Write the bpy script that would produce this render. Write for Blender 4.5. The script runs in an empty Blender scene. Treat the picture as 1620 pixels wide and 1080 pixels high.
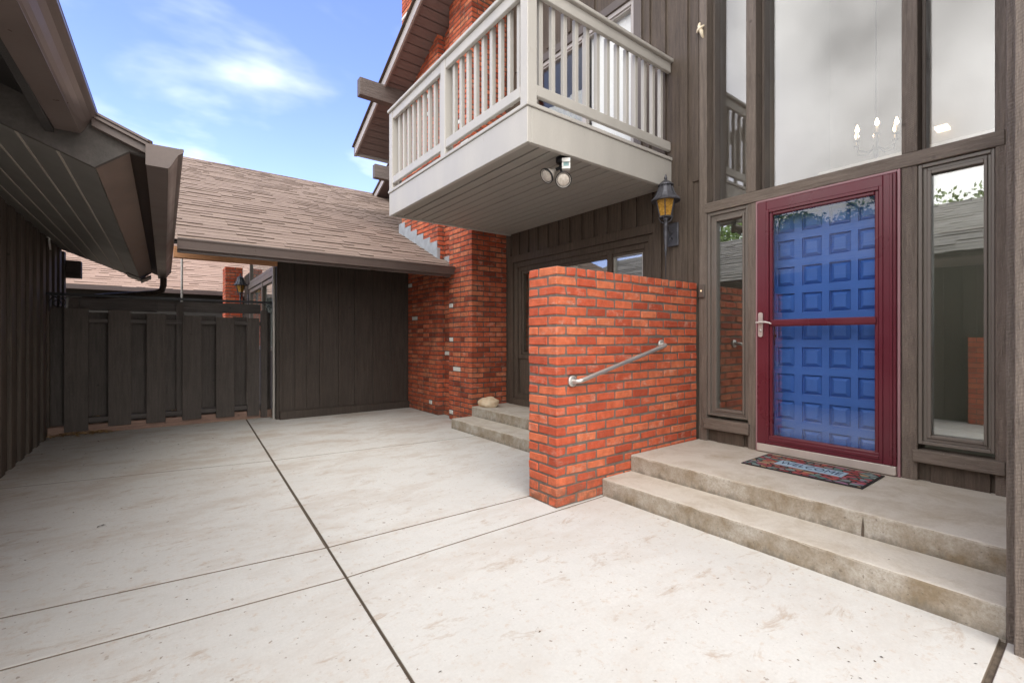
import bpy, bmesh, math, random
from mathutils import Vector, Matrix
random.seed(7)
SC = bpy.context.scene
R = math.radians

# ------------------------------------------------------------------ camera
cam = bpy.data.cameras.new("camera"); cam_o = bpy.data.objects.new("camera", cam)
SC.collection.objects.link(cam_o); SC.camera = cam_o
cam.sensor_width = 36.0; cam.lens = 36.0 * 730.4 / 1620.0
cam.shift_y = -(540.0 - 535.0) / 1620.0
cam.clip_start = 0.05; cam.clip_end = 2000
cam_o.location = (0, 0, 1.22)
cam_o.rotation_euler = (R(90), 0, -math.atan2(550, 730.4))

# ------------------------------------------------------------------ sky, sun
SUN_EL, SUN_AZ = R(55), R(194)            # azimuth clockwise from +Y
w = bpy.data.worlds.new("World"); SC.world = w; w.use_nodes = True
nt = w.node_tree; nt.nodes.clear()
def N(t, **k):
    n = nt.nodes.new(t)
    for a, b in k.items(): setattr(n, a, b)
    return n
out = N("ShaderNodeOutputWorld"); bg = N("ShaderNodeBackground"); nt.links.new(bg.outputs[0], out.inputs[0])
sky = N("ShaderNodeTexSky", sky_type='NISHITA', sun_disc=False, sun_elevation=SUN_EL, sun_rotation=SUN_AZ)
sky.air_density = 1.0; sky.dust_density = 0.6; sky.ozone_density = 2.0
tc = N("ShaderNodeTexCoord"); sep = N("ShaderNodeSeparateXYZ"); nt.links.new(tc.outputs['Generated'], sep.inputs[0])
def M(op, a, b=None, c=None, clamp=False):
    n = N("ShaderNodeMath", operation=op); n.use_clamp = clamp
    for i, v in enumerate((a, b, c)):
        if v is None: continue
        if isinstance(v, (int, float)): n.inputs[i].default_value = v
        else: nt.links.new(v, n.inputs[i])
    return n.outputs[0]
zz = M('ADD', M('MAXIMUM', sep.outputs[2], 0.0), 0.22)
cx = M('DIVIDE', sep.outputs[0], zz); cy = M('DIVIDE', sep.outputs[1], zz)
comb = N("ShaderNodeCombineXYZ"); nt.links.new(M('MULTIPLY', cx, 1.0), comb.inputs[0]); nt.links.new(M('MULTIPLY', cy, 1.25), comb.inputs[1])
n1 = N("ShaderNodeTexNoise"); n1.inputs['Scale'].default_value = 1.7; n1.inputs['Detail'].default_value = 5; n1.inputs['Roughness'].default_value = .5
n1.inputs['Distortion'].default_value = .15
nt.links.new(comb.outputs[0], n1.inputs['Vector'])
wisp = N("ShaderNodeMapRange"); wisp.interpolation_type = 'SMOOTHSTEP'
wisp.inputs['From Min'].default_value = .465; wisp.inputs['From Max'].default_value = .78
nt.links.new(n1.outputs['Fac'], wisp.inputs['Value'])
n2 = N("ShaderNodeTexNoise"); n2.inputs['Scale'].default_value = 1.3; n2.inputs['Detail'].default_value = 3
nt.links.new(tc.outputs['Generated'], n2.inputs['Vector'])
# a cloud bank fills the sky on the driveway side (-X, -Y); the sky up the yard (+Y) is open
side = M('ADD', M('MULTIPLY', sep.outputs[0], -0.42), M('MULTIPLY', sep.outputs[1], -0.85)); side = M('ADD', side, M('MULTIPLY', sep.outputs[2], .55))
side = M('ADD', side, M('MULTIPLY', M('SUBTRACT', n2.outputs['Fac'], .5), .9))
bank = N("ShaderNodeMapRange"); bank.interpolation_type = 'SMOOTHSTEP'
bank.inputs['From Min'].default_value = -.25; bank.inputs['From Max'].default_value = .3
nt.links.new(side, bank.inputs['Value'])
haze = N("ShaderNodeMapRange"); haze.interpolation_type = 'SMOOTHSTEP'   # whiter towards the horizon
haze.inputs['From Min'].default_value = .50; haze.inputs['From Max'].default_value = .12
haze.inputs['To Max'].default_value = .03
nt.links.new(sep.outputs[2], haze.inputs['Value'])
cm = M('MAXIMUM', M('MULTIPLY', wisp.outputs[0], .5), bank.outputs[0]); cm = M('MAXIMUM', cm, haze.outputs[0])
n3 = N("ShaderNodeTexNoise"); n3.inputs['Scale'].default_value = 3.0; n3.inputs['Detail'].default_value = 5
nt.links.new(tc.outputs['Generated'], n3.inputs['Vector'])
cv = N("ShaderNodeMapRange"); cv.inputs['From Min'].default_value = .36; cv.inputs['From Max'].default_value = .62
cv.inputs['To Min'].default_value = 7.0; cv.inputs['To Max'].default_value = 19.0
nt.links.new(n3.outputs['Fac'], cv.inputs['Value'])
cc = N("ShaderNodeCombineColor")
nt.links.new(cv.outputs[0], cc.inputs[0]); nt.links.new(M('MULTIPLY', cv.outputs[0], .985), cc.inputs[1]); nt.links.new(M('MULTIPLY', cv.outputs[0], .965), cc.inputs[2])
tint = N("ShaderNodeMix", data_type='RGBA', blend_type='MULTIPLY'); tint.inputs[0].default_value = 1
nt.links.new(sky.outputs[0], tint.inputs[6]); tint.inputs[7].default_value = (1.55, 1.45, 2.1, 1)
mx = N("ShaderNodeMix", data_type='RGBA'); nt.links.new(cm, mx.inputs[0]); nt.links.new(tint.outputs[2], mx.inputs[6]); nt.links.new(cc.outputs[0], mx.inputs[7])
nt.links.new(mx.outputs[2], bg.inputs[0]); bg.inputs[1].default_value = 0.118
sun = bpy.data.lights.new("sun", 'SUN'); sun.energy = 1.05; sun.angle = R(38); sun.color = (1, .96, .90)
sun_o = bpy.data.objects.new("sun", sun); SC.collection.objects.link(sun_o)
d = Vector((math.sin(SUN_AZ) * math.cos(SUN_EL), math.cos(SUN_AZ) * math.cos(SUN_EL), math.sin(SUN_EL)))
sun_o.rotation_euler = d.to_track_quat('Z', 'Y').to_euler(); sun_o.location = (-5, -5, 12)
SC.view_settings.view_transform = 'Standard'; SC.view_settings.look = 'None'
SC.view_settings.exposure = 0.86; SC.view_settings.gamma = 1; SC.view_settings.use_curve_mapping = False
SC.cycles.max_bounces = 8; SC.cycles.transparent_max_bounces = 10; SC.cycles.glossy_bounces = 4
SC.cycles.use_denoising = True; SC.cycles.sample_clamp_indirect = 6; SC.cycles.caustics_reflective = False

# ------------------------------------------------------------------ materials
class G:
    """small node-graph helper"""
    def __init__(s, name, rough=.6, metal=0.0, spec=.5):
        s.m = bpy.data.materials.new(name); s.m.use_nodes = True; s.t = s.m.node_tree
        s.b = s.t.nodes['Principled BSDF']; s.o = s.t.nodes['Material Output']
        s.b.inputs['Roughness'].default_value = rough; s.b.inputs['Metallic'].default_value = metal
        s.b.inputs['Specular IOR Level'].default_value = spec
        s.geo = s.n('ShaderNodeNewGeometry'); s.pos = s.geo.outputs['Position']
    def n(s, t, **k):
        q = s.t.nodes.new(t)
        for a, b in k.items(): setattr(q, a, b)
        return q
    def l(s, a, b): s.t.links.new(a, b)
    def scale(s, v, sc, rot=(0, 0, 0), loc=(0, 0, 0)):
        q = s.n('ShaderNodeMapping'); s.l(v, q.inputs[0]); q.inputs['Scale'].default_value = sc
        q.inputs['Rotation'].default_value = rot; q.inputs['Location'].default_value = loc; return q.outputs[0]
    def noise(s, v, sc, det=4, rough=.55, dist=0):
        q = s.n('ShaderNodeTexNoise'); s.l(v, q.inputs['Vector']); q.inputs['Scale'].default_value = sc
        q.inputs['Detail'].default_value = det; q.inputs['Roughness'].default_value = rough; q.inputs['Distortion'].default_value = dist
        return q.outputs['Fac']
    def rng(s, v, a, b, c=0.0, d=1.0, smooth=False):
        q = s.n('ShaderNodeMapRange'); s.l(v, q.inputs['Value'])
        if smooth: q.interpolation_type = 'SMOOTHSTEP'
        for k, x in zip(('From Min', 'From Max', 'To Min', 'To Max'), (a, b, c, d)): q.inputs[k].default_value = x
        return q.outputs[0]
    def math(s, op, a, b):
        q = s.n('ShaderNodeMath', operation=op)
        for i, v in enumerate((a, b)):
            if isinstance(v, (int, float)): q.inputs[i].default_value = v
            else: s.l(v, q.inputs[i])
        return q.outputs[0]
    def mix(s, f, a, b, mode='MIX'):
        q = s.n('ShaderNodeMix', data_type='RGBA', blend_type=mode)
        for i, v in ((0, f), (6, a), (7, b)):
            if isinstance(v, (int, float)): q.inputs[i].default_value = v
            elif isinstance(v, (tuple, list)): q.inputs[i].default_value = (*v[:3], 1)
            else: s.l(v, q.inputs[i])
        return q.outputs[2]
    def ramp(s, f, stops, const=False):
        q = s.n('ShaderNodeValToRGB'); s.l(f, q.inputs[0]); e = q.color_ramp.elements
        if const: q.color_ramp.interpolation = 'CONSTANT'
        while len(e) < len(stops): e.new(.5)
        for i, (p, c) in enumerate(stops): e[i].position = p; e[i].color = (*c, 1)
        return q.outputs[0]
    def bump(s, h, st, dist=.01):
        q = s.n('ShaderNodeBump'); s.l(h, q.inputs['Height']); q.inputs['Strength'].default_value = st; q.inputs['Distance'].default_value = dist
        prev = getattr(s, 'last_bump', None)
        if prev: s.l(prev, q.inputs['Normal'])
        s.last_bump = q.outputs[0]; s.l(q.outputs[0], s.b.inputs['Normal'])
    def col(s, c):
        if isinstance(c, (tuple, list)): s.b.inputs['Base Color'].default_value = (*c[:3], 1)
        else: s.l(c, s.b.inputs['Base Color'])
    def rough(s, v): s.l(v, s.b.inputs['Roughness'])

def mul(c, k): return tuple(min(1, x * k) for x in c)
def paint(name, c, var=.12, rough=.5, sc=6, bump=.12, fine=180, stretch=(1, 1, 1), spec=.4, metal=0, wear=None):
    g = G(name, rough, metal, spec)
    v = g.scale(g.pos, stretch)
    a = g.noise(v, sc, 5); b = g.noise(v, fine, 3)
    c0 = g.mix(g.rng(a, .3, .7), mul(c, 1 - var), mul(c, 1 + var))
    c0 = g.mix(g.rng(b, .3, .7, 0, .35), c0, mul(c, 1 - var * 1.6))
    if wear:
        k = g.noise(v, 22, 6, .7); c0 = g.mix(g.rng(k, .66, .74), c0, wear)
    g.col(c0); g.bump(b, bump, .004); g.bump(a, bump * .6, .01)
    g.rough(g.rng(a, .2, .8, rough - .1, rough + .12))
    return g.m
def sawn(name, c, axis='Z', saw=0.0, rough=.62, bump=.55, var=.30, knots=True):
    """rough-sawn painted lumber, grain along axis"""
    g = G(name, rough, 0, .35)
    st = {'Z': (1, 1, .07), 'Y': (1, .07, 1), 'X': (.07, 1, 1)}[axis]
    v = g.scale(g.pos, st)
    fine = g.noise(v, 260, 4, .65); mid = g.noise(v, 45, 4, .6); big = g.noise(g.pos, 1.7, 4)
    c0 = g.mix(g.rng(mid, .3, .7), mul(c, 1 - var), mul(c, 1 + var))
    c0 = g.mix(g.rng(big, .35, .7, 0, .5), c0, mul(c, 1 - var * 1.3))
    c0 = g.mix(g.rng(fine, .54, .72, 0, .42), c0, mul(c, 2.0))
    if knots:
        kk = g.n('ShaderNodeTexVoronoi'); g.l(g.scale(g.pos, (1, 1, 1)), kk.inputs['Vector']); kk.inputs['Scale'].default_value = 4.2
        kd = g.rng(kk.outputs['Distance'], .03, .075, .7, 0); c0 = g.mix(kd, c0, mul(c, .4))
    dust = g.noise(g.pos, 90, 2, .5); c0 = g.mix(g.rng(dust, .74, .78, 0, .6), c0, mul(c, 2.6))
    g.col(c0); g.bump(fine, bump, .006); g.bump(mid, bump * .8, .012)
    if saw:
        wv = g.n('ShaderNodeTexWave'); wv.wave_type = 'BANDS'; wv.bands_direction = 'Z'
        g.l(g.scale(g.pos, (1, 1, 1), (R(24), 0, 0)), wv.inputs['Vector']); wv.inputs['Scale'].default_value = 24
        wv.inputs['Distortion'].default_value = 3.5; wv.inputs['Detail'].default_value = 3; wv.inputs['Detail Scale'].default_value = 1.5
        g.bump(wv.outputs['Fac'], saw, .008)
    return g.m

BROWN = (.098, .073, .056)
M_ = {}
M_['siding'] = sawn('brown_siding', BROWN, 'Z', bump=.5)
M_['post'] = sawn('rough_post', (.185, .148, .122), 'Z', saw=.25, bump=.9)
M_['beamY'] = sawn('rough_beam', (.185, .148, .122), 'Y', bump=.9)
M_['beamX'] = sawn('weathered_beam', (.13, .105, .095), 'X', bump=.8)
M_['fence'] = sawn('fence_board', (.088, .073, .064), 'Z', bump=.5, var=.25)
M_['fenceX'] = sawn('fence_rail', (.092, .08, .074), 'X', bump=.4)
M_['garage'] = sawn('garage_siding', (.092, .073, .058), 'Z', bump=.4)
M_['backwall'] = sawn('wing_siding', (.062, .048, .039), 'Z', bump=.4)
M_['trim'] = paint('brown_trim', (.12, .096, .082), .1, .42, 5, .08)
M_['dark'] = paint('dark_board', (.035, .031, .029), .25, .7, 8, .3)
M_['gutter'] = paint('brown_gutter', (.135, .103, .092), .12, .33, 3, .05, 60)
M_['soffit'] = paint('brown_soffit', (.20, .15, .14), .06, .45, 3, .04)
M_['gsoffit'] = paint('grey_soffit', (.205, .195, .18), .08, .4, 3, .04)
M_['drip'] = paint('drip_edge', (.45, .41, .39), .06, .45, 3, .04)
M_['greige'] = paint('balcony_paint', (.51, .485, .445), .07, .5, 4, .22, 150, (1, 1, .3), wear=(.36, .32, .27))
M_['white'] = paint('white_paint', (.78, .77, .74), .03, .45, 4, .05)
M_['wall_in'] = paint('interior_wall', (.40, .38, .355), .03, .7, 2, .03)
M_['wain'] = paint('dark_interior', (.34, .34, .29), .05, .7, 2, .03)
M_['vinyl'] = paint('grey_vinyl', (.17, .145, .125), .06, .35, 3, .03)
M_['black'] = paint('black_metal', (.022, .022, .024), .2, .4, 10, .1, metal=.3)
M_['iron'] = paint('lantern_iron', (.10, .10, .115), .3, .42, 14, .25, metal=.4)
M_['steel'] = paint('steel', (.62, .6, .57), .04, .42, 5, .0, metal=.85)
M_['nickel'] = paint('satin_nickel', (.60, .57, .54), .04, .35, 5, .0, metal=.45)
M_['alu'] = paint('sweep', (.68, .62, .57), .1, .4, 5, .05, metal=.4)
M_['lead'] = paint('flashing', (.44, .48, .51), .18, .45, 9, .1, metal=.35)
M_['burg'] = paint('burgundy', (.13, .019, .032), .1, .3, 3, .03, spec=.5)
M_['lilac'] = paint('burgundy_casing', (.36, .20, .22), .1, .35, 3, .03)
M_['blue'] = paint('blue_door', (.058, .155, .50), .05, .33, 3, .015)
M_['sunlit_cedar'] = sawn('sunlit_cedar', (.60, .30, .15), 'X', bump=.3, knots=False)  # stained wood tone, lightened to paint sunlight onto the header beam
M_['timber'] = sawn('ground_timber', (.30, .19, .145), 'X', bump=.4)
M_['pole'] = paint('conduit', (.5, .47, .43), .1, .4, 5, .03, metal=.5)
M_['cream'] = paint('cream', (.82, .70, .52), .08, .4, 20, .05)
M_['blind'] = paint('blind', (.92, .92, .9), .03, .6, 8, .05, 40, (1, 8, .1))
M_['curtain'] = paint('curtain', (.45, .46, .44), .15, .8, 30, .3, 90)
M_['bark'] = paint('bark', (.10, .075, .055), .3, .9, 14, .8, 60, (1, 1, .3))

def glass(name, ior=1.9, tint=(1, 1, 1)):
    g = G(name); t = g.t; t.nodes.remove(g.b)
    r0 = ((ior - 1) / (ior + 1)) ** 2          # Schlick reflectance, same from both sides of the sheet
    dt = g.n('ShaderNodeVectorMath', operation='DOT_PRODUCT'); g.l(g.geo.outputs['Normal'], dt.inputs[0]); g.l(g.geo.outputs['Incoming'], dt.inputs[1])
    om = g.math('POWER', g.math('SUBTRACT', 1.0, g.math('ABSOLUTE', dt.outputs['Value'], 0.0)), 5.0)
    fac = g.math('ADD', r0, g.math('MULTIPLY', om, 1 - r0))
    tr = g.n('ShaderNodeBsdfTransparent'); tr.inputs[0].default_value = (*tint, 1)
    gl = g.n('ShaderNodeBsdfGlossy'); gl.inputs['Roughness'].default_value = .003; gl.inputs['Color'].default_value = (.97, .98, .98, 1)
    bp = g.n('ShaderNodeBump'); g.l(g.noise(g.pos, .9, 1), bp.inputs['Height']); bp.inputs['Strength'].default_value = .02; bp.inputs['Distance'].default_value = .02
    g.l(bp.outputs[0], gl.inputs['Normal'])
    mx = g.n('ShaderNodeMixShader'); g.l(fac, mx.inputs[0]); g.l(tr.outputs[0], mx.inputs[1]); g.l(gl.outputs[0], mx.inputs[2])
    g.l(mx.outputs[0], g.o.inputs[0]); return g.m
M_['glass'] = glass('window_glass', 2.6, (.9, .93, .91))
M_['glass_up'] = glass('coated_window_glass', 1.95, (.96, .945, .94))
M_['glass_slider'] = glass('slider_glass', 1.45, (.96, .96, .95))
M_['glass_storm'] = glass('storm_glass', 1.5, (.97, .98, .98))
def emis(name, c, s):
    g = G(name); g.col(c); g.b.inputs['Emission Color'].default_value = (*c, 1); g.b.inputs['Emission Strength'].default_value = s; return g.m
M_['bulb'] = emis('lit_bulb', (1, .72, .38), 14)
M_['led'] = emis('lit_button', (1, .75, .45), .5)
def amber():
    g = G('amber_glass', .35); a = g.noise(g.pos, 45, 3, .6, 1.2)
    g.col(g.ramp(a, [(.3, (.30, .13, .015)), (.55, (.62, .33, .05)), (.75, (.85, .6, .16))])); g.bump(a, .4, .01)
    g.b.inputs['Transmission Weight'].default_value = .15; return g.m
M_['amber'] = amber()
def lens():
    g = G('lamp_lens', .15); a = g.noise(g.pos, 60, 2); g.col(g.mix(a, (.42, .36, .3), (.8, .74, .66))); g.bump(a, .3, .01); return g.m
M_['lens'] = lens()

def brick_mat(name, tones, white_p, chalk=.5, dirt=0.0):
    g = G(name, .82, 0, .25); r = g.geo.outputs['Random Per Island']
    c = g.ramp(r, tones)
    r2 = g.math('FRACT', g.math('MULTIPLY', r, 37.7), 0.0)
    var = g.noise(g.pos, 16, 5, .6); c = g.mix(g.rng(var, .35, .72, 0, .55), c, mul(tones[0][1], .72))
    ch = g.noise(g.scale(g.pos, (1, 1, 1.6)), 9, 6, .68); amt = g.rng(ch, .52, .74, 0, chalk)
    amt = g.math('MULTIPLY', amt, g.rng(r2, .25, .8)); c = g.mix(amt, c, (.62, .40, .31))
    chip = g.noise(g.pos, 38, 4, .7); c = g.mix(g.math('MULTIPLY', g.rng(chip, .67, .72), g.rng(r2, .6, .85, 0, .8)), c, (.72, .60, .50))
    if dirt: 
        dd = g.noise(g.pos, 3.2, 5, .6); c = g.mix(g.rng(dd, .5, .68, 0, dirt), c, (.05, .025, .018))
    zz_ = g.n('ShaderNodeSeparateXYZ'); g.l(g.pos, zz_.inputs[0])      # splashed dirt at the foot
    sd_ = g.math('MULTIPLY', g.rng(zz_.outputs[2], .02, .30, .75, 0), g.rng(g.noise(g.pos, 12, 5, .7), .4, .6)); c = g.mix(sd_, c, (.16, .09, .06))
    sm = g.noise(g.scale(g.pos, (1, 1, 2.2)), 24, 6, .75); c = g.mix(g.math('MULTIPLY', g.rng(sm, .58, .66), .45), c, (.30, .24, .20))
    r3 = g.math('FRACT', g.math('MULTIPLY', r, 113.3), 0.0)
    c = g.mix(g.rng(r3, 1 - white_p, 1 - white_p + .0005), c, (.72, .70, .66))
    g.col(c); f = g.noise(g.pos, 130, 4, .7); g.bump(f, .55, .006); g.bump(chip, .35, .01); return g.m
M_['brick'] = brick_mat('orange_brick', [(0, (.42, .075, .037)), (.25, (.60, .115, .055)), (.7, (.68, .155, .07)), (1, (.72, .215, .10))], .0, .8)
M_['brick2'] = brick_mat('chimney_brick', [(0, (.26, .055, .03)), (.22, (.52, .11, .052)), (.7, (.66, .155, .07)), (1, (.70, .24, .12))], .022, .7, .4)
M_['mortar'] = paint('mortar', (.185, .15, .125), .25, .95, 20, .6, 200)
M_['mortar2'] = paint('dark_mortar', (.12, .098, .082), .3, .95, 20, .6, 200)

def concrete(name, c, stain, kind):
    g = G(name, .85, 0, .25)
    a = g.noise(g.pos, 1.1, 6, .6); b = g.noise(g.pos, 9, 5, .65); f = g.noise(g.pos, 240, 3, .6)
    col = g.mix(g.rng(a, .32, .68), mul(c, .93), mul(c, 1.05))
    col = g.mix(g.rng(b, .45, .75, 0, .5), col, mul(c, .88))
    col = g.mix(g.rng(f, .25, .75, 0, .35), mul(c, .8) if False else col, mul(c, .84))
    if kind == 'drive':
        s1 = g.noise(g.scale(g.pos, (.75, 1.4, 1), (0, 0, R(-14))), 1.7, 9, .74, .25)
        far = g.n('ShaderNodeSeparateXYZ'); g.l(g.pos, far.inputs[0])
        yk = g.rng(far.outputs[1], 1.5, 6.2, .25, .8)
        col = g.mix(g.math('MULTIPLY', g.rng(s1, .48, .60, 0, .6), yk), col, stain)
        s2 = g.noise(g.scale(g.pos, (1, 2.2, 1)), 3.3, 8, .75, .6); col = g.mix(g.rng(s2, .57, .655, 0, .6), col, stain)
        sp = g.noise(g.pos, 34, 3, .5); col = g.mix(g.rng(sp, .68, .71, 0, .75), col, mul(stain, .5))
        sp2 = g.noise(g.pos, 13, 2, .5); col = g.mix(g.rng(sp2, .735, .76, 0, .5), col, mul(stain, .7))
        gr = g.noise(g.pos, 75, 4, .75); col = g.mix(g.rng(gr, .35, .65, 0, .35), col, mul(c, .74)); gr2 = g.noise(g.pos, 21, 6, .75); col = g.mix(g.rng(gr2, .55, .68, 0, .42), col, mul(stain, 1.25))
        br = g.noise(g.scale(g.pos, (60, .8, 1)), 3, 3, .6); col = g.mix(g.rng(br, .45, .7, 0, .13), col, mul(c, .78)); g.bump(br, .10, .002)
        col = g.mix(g.rng(far.outputs[2], -.0028, -.0006, 1, 0), col, (.16, .125, .095))       # dirt packed in the joints
    else:
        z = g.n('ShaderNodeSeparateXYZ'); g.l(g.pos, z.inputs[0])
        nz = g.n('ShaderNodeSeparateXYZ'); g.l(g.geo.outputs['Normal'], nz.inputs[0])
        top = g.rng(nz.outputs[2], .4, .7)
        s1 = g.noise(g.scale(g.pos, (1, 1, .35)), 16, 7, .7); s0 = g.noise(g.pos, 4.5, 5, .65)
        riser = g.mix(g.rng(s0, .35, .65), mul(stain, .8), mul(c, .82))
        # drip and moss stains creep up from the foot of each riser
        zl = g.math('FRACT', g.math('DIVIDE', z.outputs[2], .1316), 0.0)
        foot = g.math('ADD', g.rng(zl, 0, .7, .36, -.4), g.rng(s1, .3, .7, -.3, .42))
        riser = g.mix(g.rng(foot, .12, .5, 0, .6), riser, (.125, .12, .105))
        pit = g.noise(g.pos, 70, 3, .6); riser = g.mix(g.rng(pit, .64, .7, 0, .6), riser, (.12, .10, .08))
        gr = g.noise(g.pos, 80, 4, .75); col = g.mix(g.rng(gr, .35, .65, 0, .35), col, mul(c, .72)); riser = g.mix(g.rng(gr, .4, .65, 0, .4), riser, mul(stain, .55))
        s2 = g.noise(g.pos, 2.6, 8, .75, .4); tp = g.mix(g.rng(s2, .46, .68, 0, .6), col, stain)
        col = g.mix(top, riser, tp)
        g.bump(pit, .3, .006)
    g.col(col); g.bump(f, .3, .003); g.bump(b, .15, .008); return g.m
M_['drive'] = concrete('driveway_concrete', (.618, .60, .568), (.36, .25, .165), 'drive')
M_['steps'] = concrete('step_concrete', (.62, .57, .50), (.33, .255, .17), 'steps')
M_['joint'] = paint('joint_dirt', (.13, .10, .075), .3, .95, 30, .8, 160)
M_['soil'] = paint('soil', (.17, .135, .10), .3, .95, 3, .6, 60)
M_['leaf_dry'] = None
def shingle_mat(name, a, b, c3):
    g = G(name, .9, 0, .15); r = g.geo.outputs['Random Per Island']
    c = g.ramp(r, [(0, a), (.5, b), (1, c3)])
    f = g.noise(g.pos, 320, 3, .6); m = g.noise(g.pos, 1.4, 4)
    c = g.mix(g.rng(f, .35, .7, 0, .5), c, mul(a, .55)); c = g.mix(g.rng(m, .35, .7, 0, .2), c, mul(b, 1.2))
    nz = g.n('ShaderNodeSeparateXYZ'); g.l(g.geo.outputs['True Normal'], nz.inputs[0]); c = g.mix(g.rng(nz.outputs[2], .3, .6, 1, 0), c, (.10, .072, .058))   # dark asphalt butt edges, with each course's shadow and dirt line painted in
    g.col(c); g.bump(f, .6, .006); return g.m
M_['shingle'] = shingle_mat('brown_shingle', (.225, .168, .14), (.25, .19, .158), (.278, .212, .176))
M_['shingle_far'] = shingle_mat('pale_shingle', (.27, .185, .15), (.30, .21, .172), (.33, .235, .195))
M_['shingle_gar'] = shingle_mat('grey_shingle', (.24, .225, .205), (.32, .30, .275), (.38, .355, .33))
def leaf_mat(name, a, b):
    g = G(name, .6); c = g.ramp(g.geo.outputs['Random Per Island'], [(0, a), (1, b)]); g.col(c)
    return g.m
M_['leaf'] = leaf_mat('leaf', (.17, .29, .07), (.34, .46, .14))
M_['leaf_dry'] = leaf_mat('dry_leaf', (.20, .11, .04), (.55, .38, .18))
M_['debris'] = leaf_mat('debris', (.03, .022, .016), (.12, .08, .05))
def stone_mat():
    g = G('stone', .8); a = g.noise(g.pos, 9, 5, .6); g.col(g.mix(g.rng(a, .35, .65), (.62, .45, .28), (.74, .62, .46))); g.bump(a, .5, .03)
    g.bump(g.noise(g.pos, 70, 3), .5, .006); return g.m
M_['stone'] = stone_mat()
def mat_mat():
    g = G('doormat_mosaic', .9)
    v = g.n('ShaderNodeTexVoronoi'); v.feature = 'F1'; vs = g.scale(g.pos, (27, 17, 1), (0, 0, R(25)))
    v.inputs['Scale'].default_value = 1; g.l(vs, v.inputs['Vector'])
    e = g.n('ShaderNodeTexVoronoi'); e.feature = 'DISTANCE_TO_EDGE'; e.inputs['Scale'].default_value = 1; g.l(vs, e.inputs['Vector'])
    sc = g.n('ShaderNodeSeparateColor'); g.l(v.outputs['Color'], sc.inputs[0])
    c = g.ramp(sc.outputs[0], [(0, (.30, .05, .05)), (.22, (.42, .10, .07)), (.36, (.36, .24, .14)), (.48, (.10, .19, .18)), (.62, (.36, .07, .09)), (.76, (.34, .16, .26)), (.88, (.20, .26, .26))], True)
    c = g.mix(g.rng(e.outputs['Distance'], .05, .10, 1, 0), c, (.02, .015, .015)); g.col(c)
    g.bump(e.outputs['Distance'], .5, .004); g.bump(g.noise(g.pos, 400, 2), .5, .003); return g.m
M_['mosaic'] = mat_mat()
M_['matblue'] = paint('mat_plate', (.34, .46, .58), .08, .9, 20, .3, 300)
M_['rubber'] = paint('mat_rubber', (.02, .018, .018), .1, .8, 20, .3, 300)

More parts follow.
